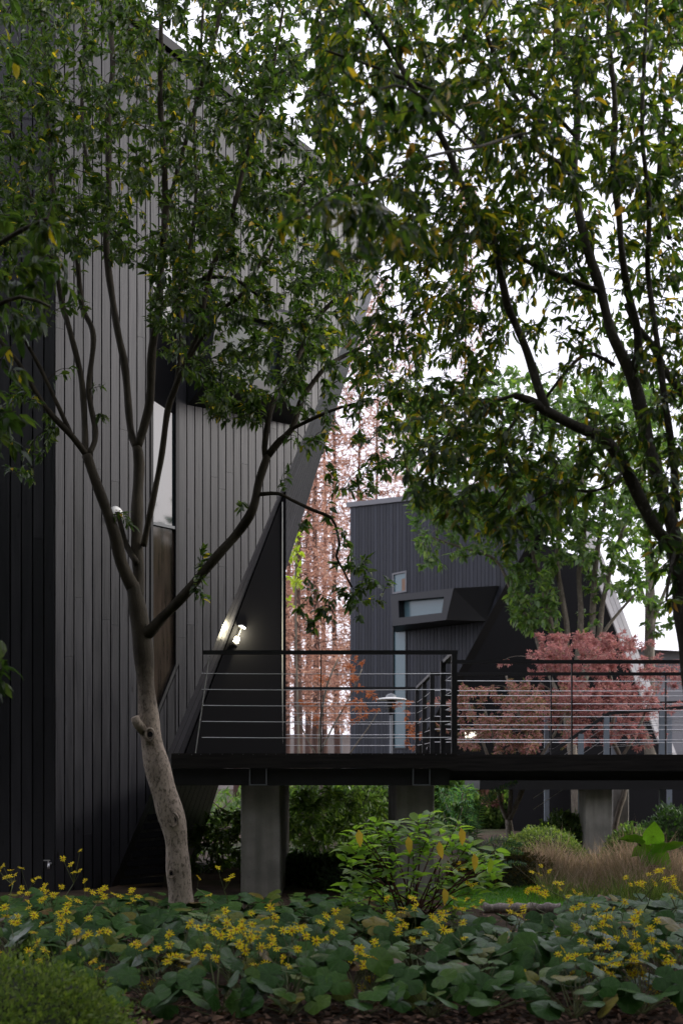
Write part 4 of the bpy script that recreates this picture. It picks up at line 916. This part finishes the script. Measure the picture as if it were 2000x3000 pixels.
shrub('shrub', 'narrow-leaved shrub rising to the right pier under the bridge', (1070, 16), 9, [([(990,2330),(1060,2320),(1140,2370),(1150,2650),(990,2650)], 200)], 'leaf_willow', .15, (14, 20), 15, 17, group='narrow-leaved shrubs under the bridge')
shrub('shrub', 'blue-green feathery shrub under the bridge right of the second pier', (1330, 18), 7, [([(1270,2300),(1390,2300),(1400,2420),(1280,2450)], 80)], 'leaf_frond', .12, (12, 16), 17, 19, wr=.16)
shrub('shrub', 'pale background shrub seen low in the gap behind the left pier', (660, 27), 6, [([(615,2320),(760,2320),(760,2420),(600,2420)], 60)], 'leaf_mid', .2, (10, 14), 25, 29, wr=.3)
# broad-leaved shrub with red stems in the bed
bs = P(1215, HOR, 10.0)
t = thing('shrub', 'broad-leaved green shrub with dark red stems and a few yellow leaves in the bed', 'shrub', (bs.x, 10, 0))
tips = [(1015,2470),(1040,2430),(1070,2450),(1100,2410),(1135,2440),(1165,2405),(1200,2440),(1225,2400),(1260,2380),(1255,2445),(1290,2430),(1320,2450),(1340,2410),(1375,2470),(1395,2500),(1420,2520),(1450,2490),(1440,2540),(1030,2540),(1060,2560),(1330,2560),(1290,2530),(1150,2510),(1090,2520),(1210,2510),(1010,2610),(1050,2640),(1120,2600),(1330,2630),(1380,2590),(1270,2600),(1190,2590),(1080,2680),(1150,2660)]
pos, dr, nm, ln = [], [], [], []
for i, (u, v) in enumerate(tips):
    dd = rng.uniform(9.5, 10.5); e = P(u, v, dd); ub = 1215 + rng.normal() * 45
    b_ = Vector((px(ub - 1000, 10), 10 + rng.normal() * .1, 0)); mid = b_.lerp(e, .55) + Vector((rng.normal() * .03, rng.normal() * .03, .05))
    path = spline([tuple(b_), tuple(mid), tuple(e)], .08)
    MB().tube(path, list(np.linspace(.009, .004, len(path))), 5).build('stem', 'bark_red_stem', t, True)
    k = 17; ang = np.arange(k) * 2.4 + rng.random() * 6; up = rng.uniform(-.15, .7, k)
    pos.append(np.array(e) + np.stack([np.zeros(k), np.zeros(k), -np.arange(k) * .014], -1)); dr.append(np.stack([np.cos(ang), np.sin(ang), up], -1)); ln.append(rng.uniform(.11, .19, k)); nm.append(np.tile([0, 0, 1.], (k, 1)) + rng.normal(size=(k, 3)) * .3)
pos, dr, nm, ln = map(np.concatenate, (pos, dr, nm, ln)); wd = ln * .4; n = len(pos); pk = np.argsort(pos[:, 1])[:290]
tm = template_mesh('shrub_leaf', LEAF, 'leaf_shrub')
for j in pk: link('leaf', tm, None, t, leaf_matrix(pos[j], dr[j], nm[j], ln[j], wd[j]))
rest = np.setdiff1d(np.arange(n), pk)
tag(link('foliage', instance_leaves('foliage', pos[rest], dr[rest], nm[rest], ln[rest], wd[rest], 'leaf_shrub'), None, t), kind='stuff')
ym = template_mesh('yellow_leaf', LEAF, 'leaf_yellow')
for u, v in ((1350, 2425), (1387, 2500), (1195, 2450), (1286, 2465), (1300, 2600), (1050, 2430)):
    o = link('leaf', ym, None, t, leaf_matrix(P(u, v, 9.45), (.1, -.2, -1), (.3 + rng.normal() * .3, -1, .1), px(52, 9.5), px(22, 9.5))); o['label'] = 'yellow hanging leaf'
o = link('leaf', template_mesh('lime_leaf', LEAF, 'leaf_lime'), None, t, leaf_matrix(P(1437, 2512, 9.45), (-.1, -.2, -1), (.2, -1, .1), px(52, 9.5), px(18, 9.5)))

# fronds under the bridge
def frond(pts, d, w_, t):
    l = spline([tuple(P(u, v, d)) for u, v in pts], .02); k = len(l)
    MB().tube(l, list(np.linspace(.008, .003, k)), 4).build('rachis', 'stalk', t)
    tg = norm(np.gradient(l, axis=0)); sd_ = norm(np.cross(tg, [0, -1, .25]))
    f = np.sin(np.linspace(.25, math.pi * .96, k)) ** .6 * w_
    ps = np.concatenate([l, l]); dv = np.concatenate([norm(sd_ + tg * .5), norm(-sd_ + tg * .5)]) + rng.normal(size=(2*k, 3)) * .12
    return instance_leaves('pinnae', ps, dv, np.tile([0, -.6, 1.], (2*k, 1)), np.concatenate([f, f]), np.full(2*k, .016), 'leaf_frond', BLADE)
t = thing('frond_plant', 'feathery arching green fronds below the bridge beside the second pier', 'fern', (P(1400, 0, 13.6).x, 13.6, 0))
for pts, d, w_ in (([(1390,2620),(1400,2400),(1440,2330),(1512,2290)], 13.4, .10), ([(1392,2620),(1340,2440),(1300,2380),(1280,2310)], 13.8, .09), ([(1394,2620),(1370,2420),(1330,2370),(1395,2350)], 13.6, .09), ([(1396,2620),(1410,2500),(1450,2462),(1525,2475)], 13.3, .09), ([(1396,2620),(1420,2520),(1470,2490),(1530,2500)], 13.2, .08), ([(1390,2620),(1350,2480),(1310,2420),(1270,2400)], 13.6, .09), ([(1396,2620),(1390,2470),(1360,2400),(1372,2365)], 13.5, .09), ([(1392,2640),(1440,2560),(1490,2530),(1540,2532)], 13.0, .06)):
    o = link('pinnae', frond(pts, d, w_, t), None, t); o['kind'] = 'stuff'

# clipped mounds
def mound(name, label, c, r, n, ls, mt, cat='shrub', wr=.45):
    t = thing(name, label, cat, (c[0], c[1], 0))
    mb = MB(); pr = [(math.cos(a), math.sin(a)) for a in np.linspace(0, math.pi/2, 9)]
    b = len(mb.v); seg = 24
    for cr, sz in pr:
        for k in range(seg):
            a = 2*math.pi*k/seg; wob = 1 + .05*math.sin(3*a + c[0]) + .04*math.sin(5*a)
            mb.v.append((c[0] + r[0]*.93*cr*math.cos(a)*wob, c[1] + r[1]*.93*cr*math.sin(a)*wob, c[2] + r[2]*.93*sz))
    for i in range(8):
        for k in range(seg):
            a = i*seg+k; d_ = i*seg+(k+1) % seg; mb.f.append((a, d_, d_+seg, a+seg))
    mb.build('branch_mass', 'mound_core', t, True)
    v = rand_unit(n); v[:, 2] = np.abs(v[:, 2]); v[:, 1] = np.where(rng.random(n) < .65, -np.abs(v[:, 1]), v[:, 1])
    ang = np.arctan2(v[:, 1], v[:, 0]); wob = (1 + .05*np.sin(3*ang + c[0]) + .04*np.sin(5*ang))[:, None]
    bumpn = (1 + .07*np.sin(v[:, 0]*7 + 1 + c[0]) * np.sin(v[:, 1]*6 + c[1]) + .05*np.sin(v[:, 2]*11 + v[:, 0]*7))[:, None]
    p = np.array(c) + v * np.array(r) * bumpn * np.where(rng.random((n, 1)) < .1, rng.uniform(1.0, 1.13, (n, 1)), rng.uniform(.86, 1.02, (n, 1))) * np.where(np.arange(3) < 2, wob, 1)
    dv = norm(v * .9 + rand_unit(n) * .75 + np.array([0, 0, .35])); ln = rng.uniform(.6, 1.25, n) * ls
    tag(link('foliage', instance_leaves('foliage', p, dv, v + rand_unit(n) * .6, ln, ln * wr, mt, SMALL), None, t), kind='stuff')
mound('clipped_mound', 'clipped fine-leaved green mound in the bottom left corner', (-1.98, 5.75, -.05), (1.0, .85, .55), 26000, .032, 'leaf_azalea')
mound('clipped_shrub', 'rounded olive clipped shrub left of the tan grass beneath the bridge', (P(1585, 0, 17.5).x, 17.5, 0), (.62, .6, .46), 3500, .05, 'leaf_azalea')
mound('clipped_shrub', 'darker green shrub touching the nearer pier on its left', (P(1660, 0, 18.8).x, 18.9, 0), (.5, .45, .62), 3500, .07, 'leaf_willow')
mound('low_hedge', 'low reddish brown hedge behind the strip of lawn', (P(1470, 0, 13.6).x, 13.75, -.1), (.75, .5, .50), 5200, .045, 'leaf_hedge')
mound('dark_shrub', 'dark green shrub with yellow flowers right of the nearer pier', (P(1850, 0, 17).x, 17.0, 0), (.4, .4, .5), 3000, .07, 'leaf_willow')
mound('dark_shrub', 'dark shrub at the right edge behind the big bright leaves', (P(1985, 0, 17.5).x, 17.5, 0), (.7, .5, .75), 3000, .08, 'leaf_cover')
mound('dark_shrub', 'dark ground shrub at the foot of the right pier', (P(1040, 0, 13.5).x, 13.3, -.1), (.55, .5, .5), 2600, .06, 'leaf_cover')
mound('dark_shrub', 'dark ground shrub low between the left pier and the red-stemmed shrub', (P(900, 0, 13.6).x, 14.0, -.1), (.6, .5, .45), 2600, .06, 'leaf_cover')
mound('background_shrub', 'grey-green shrub far under the bridge left of the maple trunk', (P(1330, 0, 27).x, 27.0, 0), (1.0, .6, 1.25), 3500, .16, 'leaf_mid')
mound('background_shrub', 'grey-green shrub far under the bridge behind the maple trunk', (P(1450, 0, 25).x, 25.5, 0), (.9, .6, 1.0), 3500, .14, 'leaf_willow')
mound('background_shrub', 'dark shrub far behind the narrow-leaved shrubs under the bridge', (P(1000, 0, 24).x, 24, 0), (2.0, .7, 1.1), 5000, .14, 'leaf_willow')
# lawn, tan grass, log, leaf litter
poly = [P(u, HOR + EYE / d * F, d) for u, d in ((1310, 11.5), (1720, 11.5), (1750, 14.5), (1290, 14.5))]
tag(MB().add([Vector((p.x, p.y, .004)) for p in poly], [(0, 1, 2, 3)]).build('lawn', 'lawn_base'), kind='structure')
def grass(name, n, ur, dr_, h, wdt, mt, label, lean=.25, dens=None):
    d = rng.uniform(dr_[0], dr_[1], n); u = rng.uniform(ur[0], ur[1], n)
    p = np.stack([(u - 1000) / F * d, d, np.zeros(n)], -1); hv = rng.uniform(.3, 1.15, n) * h * (.8 + .25 * np.sin(u * .021) + .15 * np.sin(u * .06 + d * 3))
    dv = norm(np.stack([rng.normal(size=n) * lean, rng.normal(size=n) * lean, np.ones(n)], -1)); nv = rand_unit(n); nv[:, 2] *= .2
    o = link(name, instance_leaves(name, p, dv, nv, hv, np.full(n, wdt), mt, BLADE)); return tag(o, label, 'grass', kind='stuff')
grass('lawn_grass', 9000, (1315, 1720), (11.5, 14.3), .05, .008, 'grass_lawn', 'short bright green lawn strip behind the log')
grass('tan_grass', 4600, (1590, 2040), (12.3, 16.4), .56, .007, 'grass_tan', 'feathery tan ornamental grass in front of the nearer pier', .5)
grass('tan_grass_edge', 900, (1530, 1620), (13.6, 15.6), .42, .007, 'grass_tan', 'thin green-tan grass at the left side of the tan clump', .3)
grass('green_grass', 2200, (1580, 2040), (11.9, 13.4), .30, .008, 'leaf_azalea', 'green grass blades along the front of the tan clump', .6)
lg = spline([tuple(P(u, v, 11.15)) for u, v in ((1415, 2668), (1480, 2664), (1560, 2666), (1640, 2662))], .03); lg[:, 2] = .045
mb = MB().tube(lg, list(.05 + .008 * np.sin(np.arange(len(lg)) * 1.3) + rng.normal(size=len(lg)) * .003), 12); tag(mb.build('log', 'bark_log', None, True), 'pale weathered log lying at the edge of the lawn', 'log')
n = 5200
p = np.stack([rng.uniform(-2.4, 2.6, n), rng.uniform(5.6, 11.5, n), rng.uniform(.004, .02, n)], -1); f_ = rng.random(n); p[:, 1] = np.where(f_ < .62, rng.uniform(5.8, 7.3, n), p[:, 1])
tag(link('leaf_litter', instance_leaves('leaf_litter', p, np.stack([rng.normal(size=n), rng.normal(size=n), rng.normal(size=n) * .22], -1), np.array([0, 0, 1.]) + rng.normal(size=(n, 3)) * .4, rng.uniform(.04, .10, n), rng.uniform(.015, .04, n), 'litter', LEAF, False)), 'fallen brown leaves covering the soil along the front of the bed', 'leaf litter', kind='stuff')
# taro
t = thing('taro_plant', 'plant with big bright green heart-shaped leaves at right before the dark shrubs', 'plant', (P(1915, 0, 14.2).x, 14.2, 0))
def heart(L, W):
    half = [(.62, 0), (.46, .13), (.27, .25), (.05, .345), (-.16, .37), (-.34, .30), (-.42, .17), (-.36, .05)]
    ol = half + [(x_, -y_) for x_, y_ in half[:0:-1]]; n_ = len(ol); vs_ = [(0, 0, 0.02)]
    for q_ in (.5, 1):
        for i_, (x_, y_) in enumerate(ol): vs_.append((x_ * q_, y_ * q_ * 1.25, .02 * q_ + (.05 * abs(y_) - .12 * max(x_, 0) ** 2) * q_ + (.022 if i_ % 2 else -.012) * q_))
    fs_ = [(0, 1 + i_, 1 + (i_ + 1) % n_) for i_ in range(n_)] + [(1 + i_, 1 + n_ + i_, 1 + n_ + (i_ + 1) % n_, 1 + (i_ + 1) % n_) for i_ in range(n_)]
    return MB().add(vs_, fs_).mesh('taro_leaf', True)
hm = heart(1, 1)
for u, v, L, W, dv, nv in ((1912, 2448, .28, .28, (0, -.3, 1), (-.15, -1, .2)), (1855, 2460, .32, .18, (-1, -.3, .05), (0, -.6, .8)), (1885, 2492, .32, .24, (-1, -.5, -.35), (.2, -.5, .9)), (1935, 2485, .30, .24, (1, -.4, .1), (-.1, -.5, .8)), (1930, 2515, .32, .28, (.5, -.6, -.6), (0, -.8, .6)), (1975, 2478, .3, .2, (1, 0, .2), (0, -.4, 1)), (1895, 2520, .26, .22, (-.4, -.8, -.4), (0, -.7, .7))):
    e = P(u, v, 14.0 + rng.uniform(-.1, .1))
    link('leaf', hm, 'leaf_taro', t, leaf_matrix(e, dv, nv, L * 1.08, W * 1.08))
    MB().tube(spline([(P(1915, 0, 14.2).x, 14.2, 0), (e.x * .5 + P(1915, 0, 14.2).x * .5, 14.15, e.z * .75), tuple(e)], .05), .012, 5).build('stalk', 'stalk', t)

# ------------------------------------------------------------------ leopard plant bed
def leopard_leaf(seed):
    r_ = np.random.default_rng(seed); N = 20; v = [(0, 0, 0)]; f = []
    ph = r_.random(4) * 6
    for k in range(N):                       # notch at angle 0 where the stalk joins
        a = .16 + (2 * math.pi - .32) * k / (N - 1)
        notch = 1 - .38 * math.exp(-((min(a, 2*math.pi - a)) / .5) ** 2)
        R = (.5 + .025 * math.sin(5 * a + ph[0]) + .012 * r_.normal()) * notch
        z = .035 * math.sin(2 * a + ph[1]) + .022 * math.sin(5 * a + ph[2]) - .04
        for q, zz in ((.55, .012 + z * .3), (1.0, z)): v.append((R * q * math.cos(a), R * q * math.sin(a), zz))
    for k in range(N - 1):
        i = 1 + 2*k; f += [(0, i, i + 2), (i, i + 1, i + 3, i + 2)]
    me = bpy.data.meshes.new('leopard_leaf'); me.from_pydata(v, [], f); me.update(); me.polygons.foreach_set('use_smooth', [True] * len(me.polygons)); me.materials.append(M['leopard_leaf']); return me
LM = [leopard_leaf(k) for k in range(6)]
def flower_mesh(seed):
    r_ = np.random.default_rng(seed); mb = MB(); N = 10
    for k in range(N):
        a = 2*math.pi*k/N + r_.normal()*.08; c, s_ = math.cos(a), math.sin(a); L = r_.uniform(.44, .58); dz = r_.uniform(-.12, .12)
        mb.add([(.12*c - .05*s_, .12*s_ + .05*c, 0), (.12*c + .05*s_, .12*s_ - .05*c, 0), (.8*L*c + .055*s_, .8*L*s_ - .055*c, dz*.8 + .03), (L*c, L*s_, dz), (.8*L*c - .055*s_, .8*L*s_ + .055*c, dz*.8 + .03)], [(0, 1, 2, 3, 4)])
    nb = len(mb.f); mb.lathe((0, 0, .0), [(.15, -.02), (.14, .05), (.07, .09), (.001, .1)], 8)
    me = mb.mesh('flower_head'); me.materials.append(M['petal']); me.materials.append(M['flower_disc'])
    for i, pl in enumerate(me.polygons): pl.material_index = 0 if i < nb else 1
    return me
FM = [flower_mesh(k) for k in range(4)]
zl = lambda lst, ou: [(ou + x / 1.568, 2300 + y / 1.568, n) for x, y, n in lst]
FLOWERS = zl([(60,400,9),(130,425,5),(40,492,4),(55,580,9),(145,585,5),(205,490,6),(245,505,6),(340,395,7),(325,540,5),(310,622,11),(355,680,3),(200,715,6),(390,480,3),(445,482,4),(540,525,4),(605,510,4),(640,522,4),(20,790,5),(85,840,3),(180,830,4),(440,840,3),(450,702,4),(640,740,3),(710,755,3),(805,735,9),(808,792,6),(718,892,5),(860,860,5),(822,945,3),(935,665,3),(1000,682,7),(1100,605,10),(968,735,3),(1008,742,4),(1128,720,13),(1192,725,13),(1262,730,6),(1250,625,6),(1215,790,2),(1125,828,2),(1340,640,4),(1418,652,6),(1490,677,3),(1405,722,3),(1420,780,3),(1030,425,5),(905,418,2),(962,502,1),(1530,620,4)], 0) \
 + zl([(285,605,10),(285,556,4),(340,575,4),(530,575,9),(500,536,2),(545,635,6),(445,652,7),(630,547,3),(505,380,6),(580,437,4),(545,405,3),(905,402,9),(885,497,4),(850,486,2),(815,557,8),(860,525,4),(1015,440,3),(1032,498,3),(1075,527,3),(1060,610,9),(1130,585,4),(1195,640,9),(1272,632,9),(1325,662,8),(1188,672,5),(1352,437,4),(1415,430,4),(1408,478,4),(785,622,3),(1365,720,6),(1432,690,5),(1412,745,2),(1025,775,3),(1012,805,3),(1160,812,6),(1205,808,3),(1110,815,2),(1292,842,8),(1340,780,5),(1243,872,4),(1502,778,6),(1443,866,3),(1480,912,7),(1530,942,6),(1560,982,5),(1385,957,4),(1265,1012,3),(1350,885,4),(130,770,9),(90,790,4),(163,792,4),(122,855,5),(190,860,4),(312,686,3),(790,885,2),(790,937,3),(835,915,2),(855,940,2),(730,1055,2),(775,1058,2),(545,1045,2),(1515,460,6),(1535,500,5),(1460,372,4)], 1000)
ORD = ['first', 'second', 'third', 'fourth', 'fifth', 'sixth', 'seventh', 'eighth', 'ninth', 'tenth', 'eleventh', 'twelfth', 'thirteenth', 'fourteenth', 'fifteenth', 'sixteenth']
ROWN = ['front', 'second', 'third', 'fourth', 'fifth', 'sixth', 'seventh', 'back']
plants = []
rows = [6.68, 7.25, 7.9, 8.45, 9.1, 9.8, 10.4, 11.05]
HS = [.9, 1, 1, .95, .85, .72, .64, .55]
for ri, yy in enumerate(rows):
    half = yy * 1000 / F; n = max(9, int(round(2 * (half + .1) / .42))); i = 0
    for k in range(n):
        X = -half - .05 + (2 * half + .1) * (k + .5) / n + rng.normal() * .05 + (.1 if ri % 2 else -.1); Y = yy + rng.normal() * .09
        u = 1000 + X / Y * F
        if ri == 0 and u < 420 or ri == 1 and u < 250: continue
        if abs(X - px(532 - 1000, 10.5)) < .2 and abs(Y - 10.5) < .3: Y -= .35
        if ri >= 5 and 1330 < u < 1670 or ri == 4 and 1400 < u < 1640: continue           # gap towards the lawn and the log
        if ri >= 5 and 1130 < u < 1330: continue           # the red-stemmed shrub stands here
        plants.append([ri, X, Y, []])
byrow = {}
for q in plants: byrow.setdefault(q[0], []).append(q)
for u, v, n in FLOWERS:
    n = max(1, round(n * .72))
    d = min(max((EYE - .42) * F / (v - HOR), 6.85), 10.8); c = P(u, v, d)
    if c.z > .62:
        d = min(d * 1.25, 11.0); c = P(u, v, d)
    j = min(range(len(plants)), key=lambda i: (plants[i][1] - c.x) ** 2 + (plants[i][2] - c.y) ** 2)
    plants[j][3].append((c, n))
for ri, row in byrow.items():
    row.sort(key=lambda q: q[1])
    for k, (r_, X, Y, fl) in enumerate(row):
        nf = sum(n for _, n in fl)
        fx = 'without flowers' if nf == 0 else ('with a few yellow flowers' if nf < 6 else ('with yellow flowers' if nf < 14 else 'with many yellow flowers'))
        name = ORD[k] if k < len(ORD) else 'last'
        t = thing('leopard_plant', f'{name} round-leaved plant from the left in the {ROWN[ri]} row, {fx}', 'plant', (X, Y, 0), 'round-leaved plants with yellow daisies in the bed')
        mb = MB(); nl = int(rng.integers(15, 19)) if ri else 19
        for q in range(nl):
            a = q * 2.4 + rng.random(); rr = .06 + .25 * math.sqrt((q + .5) / nl) * rng.uniform(.85, 1.1)
            c = Vector((X + rr * math.cos(a), Y + rr * math.sin(a), .30 - .20 * (rr / .3) ** 2 * rng.uniform(.6, 1.2) + rng.normal() * .03 + .04))
            if ri == 0 and c.y < Y: c.z *= .82
            c.z = max(c.z * HS[ri], .06); tilt = .15 + 1.1 * rr / .3
            nv = Vector((math.cos(a) * tilt * .55 + rng.normal() * .18, math.sin(a) * tilt * .55 - .28 + rng.normal() * .18, 1.0))
            if ri < 4: nv.y -= (.75 if math.sin(a) < .3 else .25)
            dv = Vector((-math.cos(a), -math.sin(a), .0)) + Vector(rng.normal(size=3) * .2); sz = rng.uniform(.11, .195)
            link('leaf', LM[int(rng.integers(6))], None, t, leaf_matrix(c, dv, nv, sz, sz * rng.uniform(.95, 1.2)))
            mb.tube([(X + rng.normal() * .02, Y + rng.normal() * .02, 0), (X + (c.x - X) * .6, Y + (c.y - Y) * .6, c.z * .75), c - nv.normalized() * .004], .0035, 4, False)
        mb.build('leaf_stalks', 'stalk', t)['kind'] = 'stuff'
        for c, n in fl:
            sp = .024 * math.sqrt(n) + .01; st = MB(); b0 = Vector((X, Y, 0)); nk = c - Vector((0, 0, min(.12, c.z * .3)))
            st.tube(spline([tuple(b0), tuple(b0.lerp(nk, .55) + Vector((rng.normal() * .02, 0, 0))), tuple(nk)], .06), .0045, 5, False)
            heads = []
            for h in range(n):
                hp = c + Vector((rng.normal() * sp, rng.normal() * sp, rng.normal() * sp * .9)); heads.append(hp)
                st.tube([nk, nk.lerp(hp, .6) + Vector((0, 0, -.008)), hp], .0022, 4, False)
            so = st.build('flower_stalk', 'stalk', t)
            for hp in heads:
                z = Vector((rng.normal() * .5, -.55 + rng.normal() * .4, .8)); s_ = rng.uniform(.055, .08)
                link('flower_head', FM[int(rng.integers(4))], None, so, Matrix.Translation(hp) @ z.to_track_quat('Z', 'Y').to_matrix().to_4x4() @ Matrix.Diagonal((s_, s_, s_, 1)))
